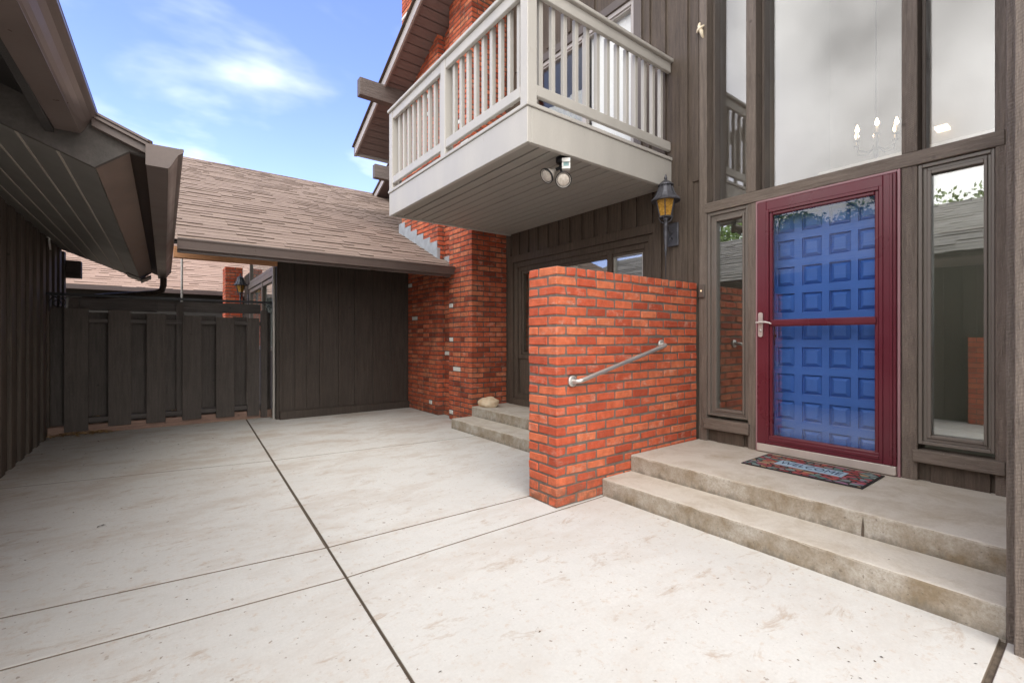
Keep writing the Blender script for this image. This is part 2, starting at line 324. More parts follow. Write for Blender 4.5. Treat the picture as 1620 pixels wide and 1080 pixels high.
# ------------------------------------------------------------------ mesh builder
def wloc(o):
    v = Vector(o.location)
    while o.parent: o = o.parent; v += o.location
    return v
class MB:
    def __init__(s): s.v = []; s.f = []; s.sm = []
    def add(s, vs, fs, smooth=False):
        k = len(s.v); s.v += [tuple(v) for v in vs]
        for f in fs: s.f.append([k + i for i in f]); s.sm.append(smooth)
    def box(s, x0, x1, y0, y1, z0, z1, c=0.0, jit=0.0):
        x0, x1 = min(x0, x1), max(x0, x1); y0, y1 = min(y0, y1), max(y0, y1); z0, z1 = min(z0, z1), max(z0, z1)
        if c <= 0:
            s.add([(x, y, z) for x in (x0, x1) for y in (y0, y1) for z in (z0, z1)],
                  [(0, 1, 3, 2), (4, 6, 7, 5), (0, 4, 5, 1), (2, 3, 7, 6), (0, 2, 6, 4), (1, 5, 7, 3)]); return
        cmax = 3.2 if c < .003 and jit else 2.2
        c = min(c, (x1 - x0) / 2.2, (y1 - y0) / 2.2, (z1 - z0) / 2.2)
        vs = []; idx = {}
        for i, x in enumerate((x0, x1)):
            for j, y in enumerate((y0, y1)):
                for k, z in enumerate((z0, z1)):
                    sx, sy, sz = (1 if i == 0 else -1), (1 if j == 0 else -1), (1 if k == 0 else -1)
                    jx, jy, jz = [random.uniform(-jit, jit) for _ in range(3)]
                    cj = c * (random.uniform(.7, cmax) if jit else 1)
                    for a, (dx, dy, dz) in enumerate(((0, sy, sz), (sx, 0, sz), (sx, sy, 0))):
                        idx[(i, j, k, a)] = len(vs); vs.append((x + dx * cj + jx, y + dy * cj + jy, z + dz * cj + jz))
        F = []
        for i in (0, 1):
            q = [idx[(i, j, k, 0)] for j, k in ((0, 0), (0, 1), (1, 1), (1, 0))]; F.append(q if i == 0 else q[::-1])
            q = [idx[(j, i, k, 1)] for j, k in ((0, 0), (1, 0), (1, 1), (0, 1))]; F.append(q if i == 0 else q[::-1])
            q = [idx[(j, k, i, 2)] for j, k in ((0, 0), (0, 1), (1, 1), (1, 0))]; F.append(q if i == 0 else q[::-1])
        for j in (0, 1):
            for k in (0, 1):
                F.append([idx[(0, j, k, 1)], idx[(1, j, k, 1)], idx[(1, j, k, 2)], idx[(0, j, k, 2)]])
                F.append([idx[(j, 0, k, 0)], idx[(j, 1, k, 0)], idx[(j, 1, k, 2)], idx[(j, 0, k, 2)]])
                F.append([idx[(j, k, 0, 0)], idx[(j, k, 1, 0)], idx[(j, k, 1, 1)], idx[(j, k, 0, 1)]])
                for i in (0, 1): F.append([idx[(i, j, k, 0)], idx[(i, j, k, 1)], idx[(i, j, k, 2)]])
        s.add(vs, F)
    def poly(s, pts, d):
        """prism: polygon pts extruded by vector d"""
        n = len(pts); d = Vector(d); a = [Vector(p) for p in pts]
        s.add(a + [p + d for p in a], [list(range(n))[::-1], list(range(n, 2 * n))] + [[i, (i + 1) % n, n + (i + 1) % n, n + i] for i in range(n)])
    def quad(s, *p): s.add(p, [list(range(len(p)))])
    def tube(s, pts, r, n=12, cap=True, smooth=True):
        pts = [Vector(p) for p in pts]; rr = r if isinstance(r, (list, tuple)) else [r] * len(pts)
        rings = []; up = None
        for i, p in enumerate(pts):
            t = (pts[min(i + 1, len(pts) - 1)] - pts[max(i - 1, 0)]).normalized()
            if up is None: up = Vector((0, 0, 1)) if abs(t.z) < .9 else Vector((1, 0, 0))
            a = t.cross(up).normalized(); b = a.cross(t).normalized(); up = b
            rings.append([p + (a * math.cos(2 * math.pi * k / n) + b * math.sin(2 * math.pi * k / n)) * rr[i] for k in range(n)])
        vs = [v for q in rings for v in q]; F = []
        for i in range(len(pts) - 1):
            for k in range(n): F.append([i * n + k, i * n + (k + 1) % n, (i + 1) * n + (k + 1) % n, (i + 1) * n + k])
        s.add(vs, F, smooth)
        if cap: s.add(rings[0], [list(range(n))[::-1]]); s.add(rings[-1], [list(range(n))])
    def lathe(s, c, prof, n=20, mat=None, smooth=True):
        """prof = [(r, z)]; mat = optional 4x4"""
        vs = []
        for r, z in prof:
            for k in range(n):
                v = Vector((r * math.cos(2 * math.pi * (k + .5) / n), r * math.sin(2 * math.pi * (k + .5) / n), z))
                vs.append((mat @ v if mat else v) + Vector(c))
        F = []
        for i in range(len(prof) - 1):
            for k in range(n): F.append([i * n + k, i * n + (k + 1) % n, (i + 1) * n + (k + 1) % n, (i + 1) * n + k])
        F.append(list(range(n))[::-1]); F.append([(len(prof) - 1) * n + k for k in range(n)])
        s.add(vs, F, smooth)
    def build(s, name, mat, parent=None, label=None, fix=True):
        me = bpy.data.meshes.new(name)
        xs = [v[0] for v in s.v]; ys = [v[1] for v in s.v]; zs = [v[2] for v in s.v]
        c = Vector(((min(xs) + max(xs)) / 2, (min(ys) + max(ys)) / 2, min(zs)))
        me.from_pydata([(v[0] - c.x, v[1] - c.y, v[2] - c.z) for v in s.v], [], s.f)
        for p, q in zip(me.polygons, s.sm): p.use_smooth = q
        me.materials.append(M_[mat] if isinstance(mat, str) else mat)
        if fix:
            b = bmesh.new(); b.from_mesh(me); bmesh.ops.recalc_face_normals(b, faces=b.faces); b.to_mesh(me); b.free()
        o = bpy.data.objects.new(name, me); SC.collection.objects.link(o)
        if parent: o.parent = parent; o.location = c - wloc(parent)
        else: o.location = c
        if label: o['label'] = label
        return o
def B(*a, **k):
    m = MB(); m.box(*a, **k); return m
def tag(o, label, cat, group=None, kind=None):
    o['label'] = label; o['category'] = cat
    if group: o['group'] = group
    if kind: o['kind'] = kind
    return o
def thing(name, loc, label, cat, group=None):
    o = bpy.data.objects.new(name, None); SC.collection.objects.link(o); o.location = loc; o.empty_display_size = .1
    return tag(o, label, cat, group)
def part(name, loc, parent):
    o = bpy.data.objects.new(name, None); SC.collection.objects.link(o); o.parent = parent; o.location = Vector(loc) - wloc(parent); o.empty_display_size = .1
    return o

# ------------------------------------------------------------------ ground
g_ = MB(); g_.quad((-400, -400, -.06), (400, -400, -.06), (400, 400, -.06), (-400, 400, -.06))
o = g_.build('ground', 'soil', fix=False); o['kind'] = 'structure'
j_ = MB(); j_.quad((-1.3, -6, -.012), (4.3, -6, -.012), (4.3, 8.2, -.012), (-1.3, 8.2, -.012)); j_.quad((-12, -6, -.012), (-1.3, -6, -.012), (-1.3, .2, -.012), (-12, .2, -.012))
o = j_.build('driveway_joints', 'joint', fix=False); o['kind'] = 'structure'
def J1(y): return .704 + (y - 1.517) * .0437
def slab(mb, pts, gap, t=.05):
    """a concrete panel, edges pulled in by gap and softly rounded"""
    c = sum((Vector((*p, 0)) for p in pts), Vector()) / len(pts); n = len(pts)
    def inset(d):
        r = []
        for i in range(n):
            p, a, b = Vector(pts[i]), Vector(pts[i - 1]), Vector(pts[(i + 1) % n])
            e1 = (p - a).normalized(); e2 = (b - p).normalized()
            n1 = Vector((-e1.y, e1.x)); n2 = Vector((-e2.y, e2.x)); k = (n1 + n2); k /= max(.3, k.dot(n1))
            r.append(p + k * d)
        return r
    L = [[(q.x, q.y, z) for q in inset(g)] for g, z in ((gap, -t), (gap, -.008), (gap + .003, -.002), (gap + .0055, 0))]
    vs = [v for q in L for v in q]; F = []
    for i in range(3):
        for k in range(n): F.append([i * n + k, i * n + (k + 1) % n, (i + 1) * n + (k + 1) % n, (i + 1) * n + k])
    F.append([3 * n + k for k in range(n)]); mb.add(vs, F)
dr = MB()
rows_l = [(-6, -6), (.29, .29), (2.545, 2.394), (3.02, 2.802), (5.52, 5.13), (8.15, 8.15)]     # (y at x=-1.17, y at long joint)
rows_r = [(-6, -6), (.29, .29), (2.394, 2.455), (2.802, 2.745), (5.13, 4.78), (8.15, 8.15)]       # (y at long joint, y at x=4.1)
for k in range(5):
    a0, a1 = rows_l[k]; b0, b1 = rows_l[k + 1]
    slab(dr, [(-1.17, a0), (J1(a1), a1), (J1(b1), b1), (-1.17, b0)], .003 if k < 3 else .006)
    a0, a1 = rows_r[k]; b0, b1 = rows_r[k + 1]
    g = .003 if k < 3 else .006
    slab(dr, [(J1(a0) + .001, a0 + (.012 if k == 1 else 0)), (4.1, a1 + (.012 if k == 1 else 0)), (4.1, b1), (J1(b0) + .001, b0)], g)
slab(dr, [(-9, -6), (-1.17, -6), (-1.17, .18), (-9, .18)], .005)
o = dr.build('driveway', 'drive'); o['kind'] = 'structure'

# ------------------------------------------------------------------ brickwork
CH = .0728
def bricks(mb, x0, x1, y0, y1, z0, z1, nx_face=True, ny_face=True, top_headers=False, L=.215, H=.105, jit=.0024, zoff=0):
    """running bond on the -X face (nx_face) and the -Y face (ny_face) of a block, lapping at the shared corner;
       ny_back / px left plain: they get bricks too where open"""
    nz = int(round((z1 - z0) / CH)); ch = (z1 - z0) / nz; m = .014
    for k in range(nz):
        za, zb = z0 + k * ch + m / 2, z0 + (k + 1) * ch - m / 2
        A = (k + zoff) % 2 == 0
        last = top_headers and k == nz - 1
        def run(a, b, first, step):
            out = []; p = a; q = a + first
            while p < b - .02:
                if b - q < .05: q = b
                out.append((p, min(q, b))); p = q; q = p + step
            return out
        d = .1
        def put(xa, xb, ya, yb, o):
            o2 = random.uniform(-.001, .005)
            if o == 'x': mb.box(xa - o2 + .003, xb, ya + m / 2, yb - m / 2, za, zb, .0029, jit)
            elif o == 'y': mb.box(xa + m / 2, xb - m / 2, ya - o2 + .003, yb, za, zb, .0029, jit)
            else: mb.box(xa + .002, xb - m / 2, ya + .002, yb - m / 2, za, zb, .0029, jit)
        step = .105 if last else L
        if nx_face and ny_face:
            if A:
                put(x0, x0 + d, y0, y0 + L - .01, 'c')
                for a, b in run(y0 + L - .01, y1, L / 2 if not last else H, step if not last else L): put(x0, x0 + d, a, b, 'x')
                for a, b in run(x0 + d, x1, step, step): put(a, b, y0, y0 + d, 'y')
            else:
                put(x0, x0 + L - .01, y0, y0 + d, 'c')
                for a, b in run(y0 + d, y1, L, L): put(x0, x0 + d, a, b, 'x')
                for a, b in run(x0 + L - .01, x1, step, step): put(a, b, y0, y0 + d, 'y')
        elif nx_face:
            for a, b in run(y0, y1, L if A else L / 2, L): put(x0, x0 + d, a, b, 'x')
        elif ny_face:
            for a, b in run(x0, x1, L if A else L / 2, L): put(a, b, y0, y0 + d, 'y')

def brick_block(parent, name, x0, x1, y0, y1, z0, z1, mat, mortar, **k):
    mb = MB(); bricks(mb, x0, x1, y0, y1, z0, z1, **k); o = mb.build(name, mat, parent)
    c = MB(); c.box(x0 + .008, x1, y0 + .008, y1 - .002, z0, z1 - .004); c.build('mortar', mortar, o if parent.parent is None else parent)
    return o

# free-standing brick wall by the entrance
bw = thing('brick_wall', (3.1, 2.6, 0), 'free-standing orange brick wall with a steel grab bar, between the two sets of steps', 'brick wall')
WX0, WX1, WY0, WY1, WZ = 2.242, 4.045, 2.448, 2.771, 1.747
mb = MB(); bricks(mb, WX0, WX1, WY0, WY1, 0, WZ, top_headers=True, zoff=1)
# back face (towards the side steps)
nz = 24; ch = WZ / nz
for k in range(nz):
    p = WX0 + (.22 if k % 2 else .11)
    a = WX0 + .003
    while a < WX1 - .02:
        b = min(p, WX1); mb.box(a + .005, b - .005, WY1 - .1, WY1 + random.uniform(-.003, .001), k * ch + .0055, (k + 1) * ch - .0055, .0022, .0016) if a > WX0 + .09 else None
        a = p; p += .215
bo = mb.build('brickwork', 'brick', bw)
B(WX0 + .007, WX1, WY0 + .007, WY1 - .008, 0.001, WZ - .006).build('mortar', 'mortar', bw)
gb = thing('grab_bar', (2.92, 2.448, 1.03), 'brushed steel grab bar rising along the face of the orange brick wall', 'grab bar')
P0, P1 = Vector((2.395, 2.446, .905)), Vector((3.475, 2.446, 1.165)); OFF = Vector((0, -.065, 0))
dirn = (P1 - P0).normalized(); m = MB(); arc = []
for k in range(7):
    a = k / 6 * math.pi / 2; arc.append(P0 + Vector((0, -.02, 0)) + Vector((0, -.045, 0)) * math.sin(a) + dirn * .045 * (1 - math.cos(a)))
arc2 = []
for k in range(7):
    a = k / 6 * math.pi / 2; arc2.append(P1 + Vector((0, -.02, 0)) + Vector((0, -.045, 0)) * math.sin(a) - dirn * .045 * (1 - math.cos(a)))
m.tube([P0] + arc + [arc[-1].lerp(arc2[-1], k / 8) for k in range(1, 8)] + arc2[::-1] + [P1], .0165, 24); m.build('bar', 'steel', gb)
for P in (P0, P1):
    m = MB(); m.lathe(P, [(.042, -.004), (.042, .008), (.038, .012), (.018, .014)], 24, Matrix.Rotation(R(90), 4, 'X')); m.build('flange', 'steel', gb)

# ------------------------------------------------------------------ steps
def step_block(mb, x0, x1, y0, y1, z0, z1, c=.008):
    """box with softly worn, slightly wavy top edge on -X side"""
    n = 40; rings = []
    for i in range(n + 1):
        y = y0 + (y1 - y0) * i / n; d = [random.uniform(-.0025, .0025) for _ in range(4)]
        e = random.uniform(.7, 1.5) * c
        rings.append([(x0 + d[0], y, z0), (x0 + d[1] * .6, y, z1 - e * 1.3), (x0 + e * .4, y, z1 - e * .35), (x0 + e * 1.4, y, z1), (x1, y, z1), (x1, y, z0)])
    vs = [v for r in rings for v in r]; F = []
    for i in range(n):
        for k in range(6): F.append([i * 6 + k, i * 6 + (k + 1) % 6, (i + 1) * 6 + (k + 1) % 6, (i + 1) * 6 + k])
    F += [[0, 1, 2, 3, 4, 5], [n * 6 + k for k in range(6)][::-1]]
    mb.add(vs, F)
st = thing('concrete_steps', (3.3, 1.4, 0), 'worn concrete steps and landing in front of the burgundy storm door', 'steps')
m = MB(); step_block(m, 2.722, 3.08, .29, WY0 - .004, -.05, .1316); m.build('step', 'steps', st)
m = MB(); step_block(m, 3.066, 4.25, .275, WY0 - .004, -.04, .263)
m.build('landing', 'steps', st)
m = MB(); m.poly([(3.062, .862, .135), (3.062, .874, .135), (3.062, .871, .2), (3.062, .866, .235), (3.062, .861, .19)], (.01, 0, 0)); m.build('crack', 'joint', st)
st2 = thing('concrete_steps', (3.5, 4.1, 0), 'concrete steps behind the brick wall, below the window under the balcony', 'steps')
m = MB(); step_block(m, 3.115, 3.47, WY1 + .004, 5.5, -.05, .1316); m.build('step', 'steps', st2)
m = MB(); step_block(m, 3.455, 4.25, WY1 + .004, 5.525, -.04, .263); m.build('landing', 'steps', st2)

# ------------------------------------------------------------------ main house
FX = 4.064
house = thing('house', (5.5, 3.0, 0), 'tall brown board-sided house with balcony, brick chimney and blue front door', 'house')
def gz(y):    # underside of the gable roof
    return 4.975 + (8.926 - y) * .4535 if y > 1.9 else 4.975 + (8.926 - 3.8 + y) * .4535
# siding: flat boards with battens, openings left free
sd = MB(); SX = FX + .012
def panel(y0, y1, z0, z1, x=SX, t=.10): sd.box(x, x + t, y0, y1, z0, z1)
panel(2.43, 2.86, .2, 6.9); panel(2.86, 5.45, 2.40, 3.03); panel(2.86, 3.19, 3.03, 6.9); panel(5.0, 5.55, 3.03, 6.4); panel(3.19, 5.0, 4.93, 6.45)
panel(5.45, 5.6, .2, 3.03); panel(5.55, 8.9, 2.2, 4.95)
sd.poly([(SX, 5.55, 4.95), (SX, 8.9, 4.95), (SX, 5.55, 6.4)], (.1, 0, 0))
def batten(mb, y, z0, z1, w=.045, t=.022): mb.box(SX - t, SX + .002, y - w / 2, y + w / 2, z0, z1, .003)
y = 2.76
while y < 5.5: sd.box(SX - .020, SX + .002, y, y + .155, 2.416, 2.745, .003); y += .205
for y in (2.60,): batten(sd, y, 1.5, 6.8, .085, .02)
batten(sd, 2.475, 2.72, 6.8, .07, .018)
for y in (2.83, 3.02): batten(sd, y, 3.03, 6.8, .05, .02)
for y in (3.4, 3.8, 4.2, 4.6, 5.0, 5.3): batten(sd, y, 5.06, 6.3, .05, .02)
sd.box(SX - .028, SX, 2.62, 2.735, .2, 2.715, .004); sd.box(SX - .012, SX, 2.50, 2.555, .2, 2.74, .003)
# below the sidelights
panel(1.90, 2.43, .2, .385, FX + .03); panel(.40, .93, .2, .395, FX + .03)
sd.box(FX + .012, FX + .03, 2.02, 2.27, .2, .37, .002); sd.box(FX + .012, FX + .03, .5, .78, .2, .385, .002)
sd.build('siding', 'siding', house)
# posts and beams of the entrance bay
for (y0, y1, z0, z1) in ((2.355, 2.432, .263, 6.9), (1.904, 1.974, .263, 2.386), (1.905, 1.99, 2.482, 6.9), (.842, .926, .263, 2.386), (.842, .926, 2.482, 6.9), (.425, .477, .263, 6.9)):
    B(FX - .012, FX + .19, y0, y1, z0, z1, c=.004).build('post', 'post', house)
B(FX - .02, FX + .17, .435, 2.368, 2.388, 2.48, c=.004).build('beam', 'beamY', house)
# closing walls at bay sides and wing wall by the frame edge
wing = MB(); wing.box(2.705, 4.4, -1.2, .288, -.05, 6.5, .004); wing.box(2.62, 2.703, -1.2, .2585, -.05, 6.5, .004); wing.box(2.69, 2.704, .262, .285, .12, 6.5, .002)
wing.build('wing_wall', 'post', house)

def window(y0, y1, z0, z1, gy0, gy1, gz0, gz1, gx, pane_mat, frame_mat='vinyl', steps=3, label=None, x0=None):
    """stepped frame from outer to glass; a part with frame and pane below it"""
    w_ = part('window', (FX, (y0 + y1) / 2, z0), house)
    if label: w_['label'] = label
    m = MB(); xf = x0 if x0 is not None else FX - .004
    for k in range(steps):
        a = k / steps; b = (k + 1) / steps
        Y0, Y1 = y0 + (gy0 - y0) * a, y1 + (gy1 - y1) * a; Z0, Z1 = z0 + (gz0 - z0) * a, z1 + (gz1 - z1) * a
        Yi0, Yi1 = y0 + (gy0 - y0) * b, y1 + (gy1 - y1) * b; Zi0, Zi1 = z0 + (gz0 - z0) * b, z1 + (gz1 - z1) * b
        xa = xf + (.0, .016, .006, .02)[k] if steps > 1 else xf; xb = gx + .03
        m.box(xa, xb, Y0, Yi0, Z0, Z1, .003); m.box(xa, xb, Yi1, Y1, Z0, Z1, .003)
        m.box(xa, xb, Yi0, Yi1, Z0, Zi0, .003); m.box(xa, xb, Yi0, Yi1, Zi1, Z1, .003)
    m.build('frame', frame_mat, w_)
    B(gx, gx + .012, gy0 - .002, gy1 + .002, gz0 - .002, gz1 + .002).build('pane', pane_mat, w_)
    return w_
wl = window(1.976, 2.352, .507, 2.384, 2.029, 2.268, .575, 2.295, FX + .035, 'glass', label='narrow sidelight window left of the door')
B(FX - .045, FX + .1, 1.955, 2.372, .383, .48, c=.005).build('sill', 'beamY', wl)
wr = window(.479, .840, .51, 2.384, .529, .774, .578, 2.312, FX + .035, 'glass', label='narrow sidelight window right of the door')
B(FX - .045, FX + .1, .43, .862, .393, .475, c=.005).build('sill', 'beamY', wr)
UX = FX + .165
for (a, b, lab) in ((1.992, 2.353, 'narrow upper window reflecting the balcony railing'), (.928, 1.903, 'wide upper window above the door'), (.479, .840, 'upper window right of the wide one')):
    w_ = window(a, b, 2.484, 6.8, a + .012, b - .022, 2.50, 6.78, UX, 'glass_up', 'trim', 1, lab, FX + .09)
# window under the balcony
w2 = part('window', (FX, 4.1, .29), house); w2['label'] = 'dark sliding window under the balcony, half hidden by the brick wall'
m = MB()
def ring(m, x0, x1, y0, y1, z0, z1, t, c=.003, tb=None):
    tb = t if tb is None else tb
    m.box(x0, x1, y0, y0 + t, z0, z1, c); m.box(x0, x1, y1 - t, y1, z0, z1, c)
    m.box(x0, x1, y0 + t, y1 - t, z0, z0 + tb, c); m.box(x0, x1, y0 + t, y1 - t, z1 - t, z1, c)
ring(m, FX - .02, FX + .1, 2.85, 5.455, .265, 2.415, .10, tb=.09); ring(m, FX + .01, FX + .1, 2.95, 5.355, .355, 2.315, .075)
m.build('casing', 'siding', w2)
m = MB(); ring(m, FX + .03, FX + .12, 3.025, 5.28, .93, 2.24, .06); ring(m, FX + .045, FX + .12, 3.085, 5.22, .99, 2.18, .035)
m.box(FX + .02, FX + .09, 3.53, 3.60, 1.0, 2.2, .003); m.build('frame', 'siding', w2)
B(FX + .05, FX + .1, 3.025, 5.28, .43, .93, c=.003).build('apron', 'siding', w2)
m = MB(); ring(m, FX + .05, FX + .10, 3.12, 3.53, 1.0, 2.15, .014, .001); m.build('screen_frame', 'pole', w2)
B(FX + .07, FX + .082, 3.11, 5.2, 1.0, 2.16).build('pane', 'glass', w2)
B(FX + .15, FX + .16, 4.2, 5.2, 1.0, 2.16).build('blind', 'blind', w2)
# upper sliding door behind the balcony
sl = part('sliding_door', (FX, 4.1, 3.03), house)
m = MB(); ring(m, FX - .012, FX + .1, 3.10, 5.08, 3.03, 5.02, .10); m.build('casing', 'trim', sl)
m = MB(); ring(m, FX + .012, FX + .1, 3.2, 4.98, 3.05, 4.92, .05); m.box(FX + .012, FX + .08, 3.93, 3.99, 3.06, 4.9, .003); ring(m, FX + .03, FX + .1, 3.25, 4.93, 3.10, 4.87, .02); m.build('frame', 'drip', sl)
B(FX + .06, FX + .07, 3.27, 4.91, 3.12, 4.85).build('pane', 'glass_slider', sl)
m = MB()
for k in range(9): y = 3.26 + k * .073; m.box(FX + .11 + (k % 2) * .004, FX + .118 + (k % 2) * .004, y, y + .078, 3.06, 4.86, .001)
m.build('blind', 'blind', sl)
m = MB()
n = 60
for k in range(n): 
    y = 4.0 + k * .9 / n; y2 = 4.0 + (k + 1) * .9 / n
    x = FX + .13 + .012 * math.sin(k * .9); x2 = FX + .13 + .012 * math.sin((k + 1) * .9); m.quad((x, y, 3.06), (x2, y2, 3.06), (x2, y2, 4.35), (x, y, 4.35))
m.build('curtain', 'curtain', sl)

# storm door and entry door
sdoor = part('storm_door', (FX, 1.42, .26), house); sdoor['label'] = 'burgundy storm door with full glass and a crossbar'
m = MB(); ring(m, FX - .020, FX + .09, .930, 1.903, .263, 2.387, .0175, .003, .004); m.build('casing', 'lilac', sdoor)
m = MB()
ring(m, FX - .034, FX + .012, .949, 1.885, .335, 2.366, .075, .004)
ring(m, FX - .040, FX + .010, 1.022, 1.812, .366, 2.292, .024, .003)
ring(m, FX - .030, FX + .010, 1.046, 1.788, .39, 2.268, .026, .006)
m.box(FX - .045, FX - .030, .968, .985, .34, 2.36, .002)
m.build('frame', 'burg', sdoor)
m = MB(); m.box(FX - .040, FX + .008, 1.06, 1.775, 1.318, 1.374, .006); m.box(FX - .044, FX - .038, 1.06, 1.775, 1.33, 1.362, .002); m.build('crossbar', 'burg', sdoor)
m = MB(); m.box(FX - .042, FX + .010, .950, 1.884, .272, .334, .003); m.build('kick_plate', 'alu', sdoor)
B(FX - .012, FX - .006, 1.066, 1.77, .40, 2.245).build('glass', 'glass_storm', sdoor)
m = MB()
m.poly([(FX - .04, 1.851 + .019 * math.cos(a), 1.335 + (.085 if math.sin(a) > 0 else -.085) + .019 * math.sin(a)) for a in [i * math.pi / 8 for i in range(16)]], (-.008, 0, 0))
m.lathe((FX - .046, 1.851, 1.352), [(.014, 0), (.012, .03), (.008, .04)], 14, Matrix.Rotation(R(-90), 4, 'Y'))
m.tube([(FX - .085, 1.87, 1.351), (FX - .086, 1.84, 1.354), (FX - .086, 1.80, 1.356), (FX - .083, 1.765, 1.347), (FX - .08, 1.75, 1.338)], [.009, .009, .008, .007, .006], 10)
m.lathe((FX - .046, 1.851, 1.285), [(.011, 0), (.010, .008)], 12, Matrix.Rotation(R(-90), 4, 'Y'))
m.build('handle', 'nickel', sdoor)

DX = FX + .115
ed = part('entry_door', (DX, 1.42, .3), house); ed['label'] = 'cobalt blue front door of small square raised panels behind the storm door'
m = MB()
cols = [1.723, 1.523, 1.329, 1.140]; colw = .142; rows = [.395 + .2235 * k for k in range(9)]; rh = .162
def dpanel(m, y, z, w, h):
    # raised panel: sunk moulding then bevelled field
    a, b = w / 2, h / 2
    L = [(a, b, 0), (a - .002, b - .002, .018), (a - .006, b - .006, .020), (a - .008, b - .008, .020), (a - .032, b - .032, .000), (a - .0325, b - .0325, -.0005)]
    vs = []; F = []
    for (p, q, dx) in L: vs += [(DX + dx, y - p, z - q), (DX + dx, y + p, z - q), (DX + dx, y + p, z + q), (DX + dx, y - p, z + q)]
    for i in range(len(L) - 1):
        for k in range(4): F.append([i * 4 + k, i * 4 + (k + 1) % 4, (i + 1) * 4 + (k + 1) % 4, (i + 1) * 4 + k])
    F.append([4 * (len(L) - 1) + k for k in range(4)]); m.add(vs, F)
ys = [1.0]; 
for c_ in sorted(cols): ys += [c_ - colw / 2, c_ + colw / 2]
ys += [1.84]; zs_ = [.3]
for r_ in rows: zs_ += [r_ - rh / 2, r_ + rh / 2]
zs_[-1:] = [rows[-1] + rh / 2]; zs_ += [2.36]
for i in range(len(ys) - 1):
    for j in range(len(zs_) - 1):
        if i % 2 == 1 and j % 2 == 1: dpanel(m, (ys[i] + ys[i + 1]) / 2, (zs_[j] + zs_[j + 1]) / 2, ys[i + 1] - ys[i], zs_[j + 1] - zs_[j])
        else: m.quad((DX, ys[i], zs_[j]), (DX, ys[i + 1], zs_[j]), (DX, ys[i + 1], zs_[j + 1]), (DX, ys[i], zs_[j + 1]))
m.box(DX + .02, DX + .045, 1.0, 1.84, .3, 2.36)
m.build('panel', 'blue', ed, fix=False)
m = MB(); m.box(DX - .012, DX - .001, 1.80, 1.835, 1.16, 1.33, .004); m.tube([(DX - .012, 1.815, 1.05), (DX - .05, 1.815, 1.07), (DX - .055, 1.815, 1.0), (DX - .045, 1.815, .93), (DX - .012, 1.815, .92)], .008, 8)
m.lathe((DX - .002, 1.815, 1.24), [(.024, 0), (.022, .02), (.012, .024)], 16, Matrix.Rotation(R(-90), 4, 'Y')); m.build('handle', 'black', ed)
m = MB(); m.box(FX + .05, DX + .06, 1.841, 1.903, .27, 2.385); m.box(FX + .05, DX + .06, .93, .999, .27, 2.385); m.box(FX + .05, DX + .06, .999, 1.841, 2.362, 2.386); m.box(FX + .02, DX + .06, .999, 1.841, .2635, .299)
m.build('jamb', 'trim', ed)

# interior shell
m = MB(); m.box(7.8, 7.85, -.9, 3.0, 2.4, 6.9); m.box(4.4, 7.8, -.95, -.9, 2.4, 6.9); m.box(FX + .2, 7.8, 2.6, 2.65, 2.4, 6.9); m.box(FX + .2, 7.85, -.95, 2.65, 6.9, 6.95)
m.build('upper_room', 'wall_in', house)
m = MB(); m.box(7.0, 7.05, -.9, 2.6, .2, 2.4); m.box(FX + .2, 7.05, -.95, -.9, .2, 2.4); m.box(FX + .2, 7.05, 2.6, 2.65, .2, 2.4); m.box(FX + .2, 7.05, -.95, 2.65, .15, .2)
m.box(FX + .2, 8.0, 5.6, 5.65, .2, 5); m.box(6.6, 6.65, 2.65, 5.6, .2, 5); m.box(FX + .2, 6.6, 2.65, 5.6, 2.75, 2.8); m.box(FX + .2, 6.6, 2.65, 5.6, 4.98, 5.02)
m.box(FX + .2, 6.6, 2.65, 5.6, .15, .2)
m.build('lower_room', 'wain', house)

# balcony
bal = part('balcony', (3.1, 4.1, 2.72), house); bal['label'] = 'greige painted timber balcony with baluster railing'
BX, BY0, BY1, BZ, DZ = 2.213, 2.742, 5.452, 2.72, 3.018
m = MB()
m.box(BX, BX + .04, BY0, BY1, BZ, DZ - .022, .004); m.box(BX + .041, FX + .01, BY0, BY0 + .04, BZ + .0015, DZ - .022, .004); m.box(BX + .04, FX, BY1 - .04, BY1, BZ, DZ - .022, .004)
m.build('fascia', 'greige', bal)
m = MB()
n = 15; wd = (FX - BX - .05) / n
for k in range(n):
    x = BX + .045 + k * wd; m.box(x + .008, x + wd - .004 - random.uniform(0, .005), BY0 + .045, BY1 - .045, BZ + .012 + random.uniform(0, .003), BZ + .03, .003)

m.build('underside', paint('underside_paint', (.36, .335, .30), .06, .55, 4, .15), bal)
m = MB()
m.box(BX - .012, FX + .008, BY0 - .012, BY1 + .01, DZ - .020, DZ + .012, .004)
m.build('deck', 'greige', bal)
def bpost(x, y, z1=3.985, wx=.095, wy=.095):
    B(x, x + wx, y, y + wy, DZ + .013, z1, c=.005).build('post', 'greige', bal)
bpost(BX + .002, BY0 + .001); bpost(BX + .002, 4.045); bpost(BX + .002, BY1 - .085)
def rail(name, *a): B(*a, c=.006).build(name, 'greige', bal)
rail('handrail', BX - .02, BX + .125, BY0 - .02, BY1 + .02, 3.986, 4.022); rail('handrail', BX + .126, FX + .02, BY0 - .02, BY0 + .125, 3.986, 4.022)
for a, b in ((BY0 + .097, 4.044), (4.141, BY1 - .087)):
    rail('rail', BX + .006, BX + .044, a, b, 3.885, 3.985); rail('rail', BX + .006, BX + .044, a, b, 3.10, 3.19)
rail('rail', BX + .098, FX + .008, BY0 + .006, BY0 + .044, 3.885, 3.985); rail('rail', BX + .098, FX + .008, BY0 + .006, BY0 + .044, 3.10, 3.19)
bal_mesh = None
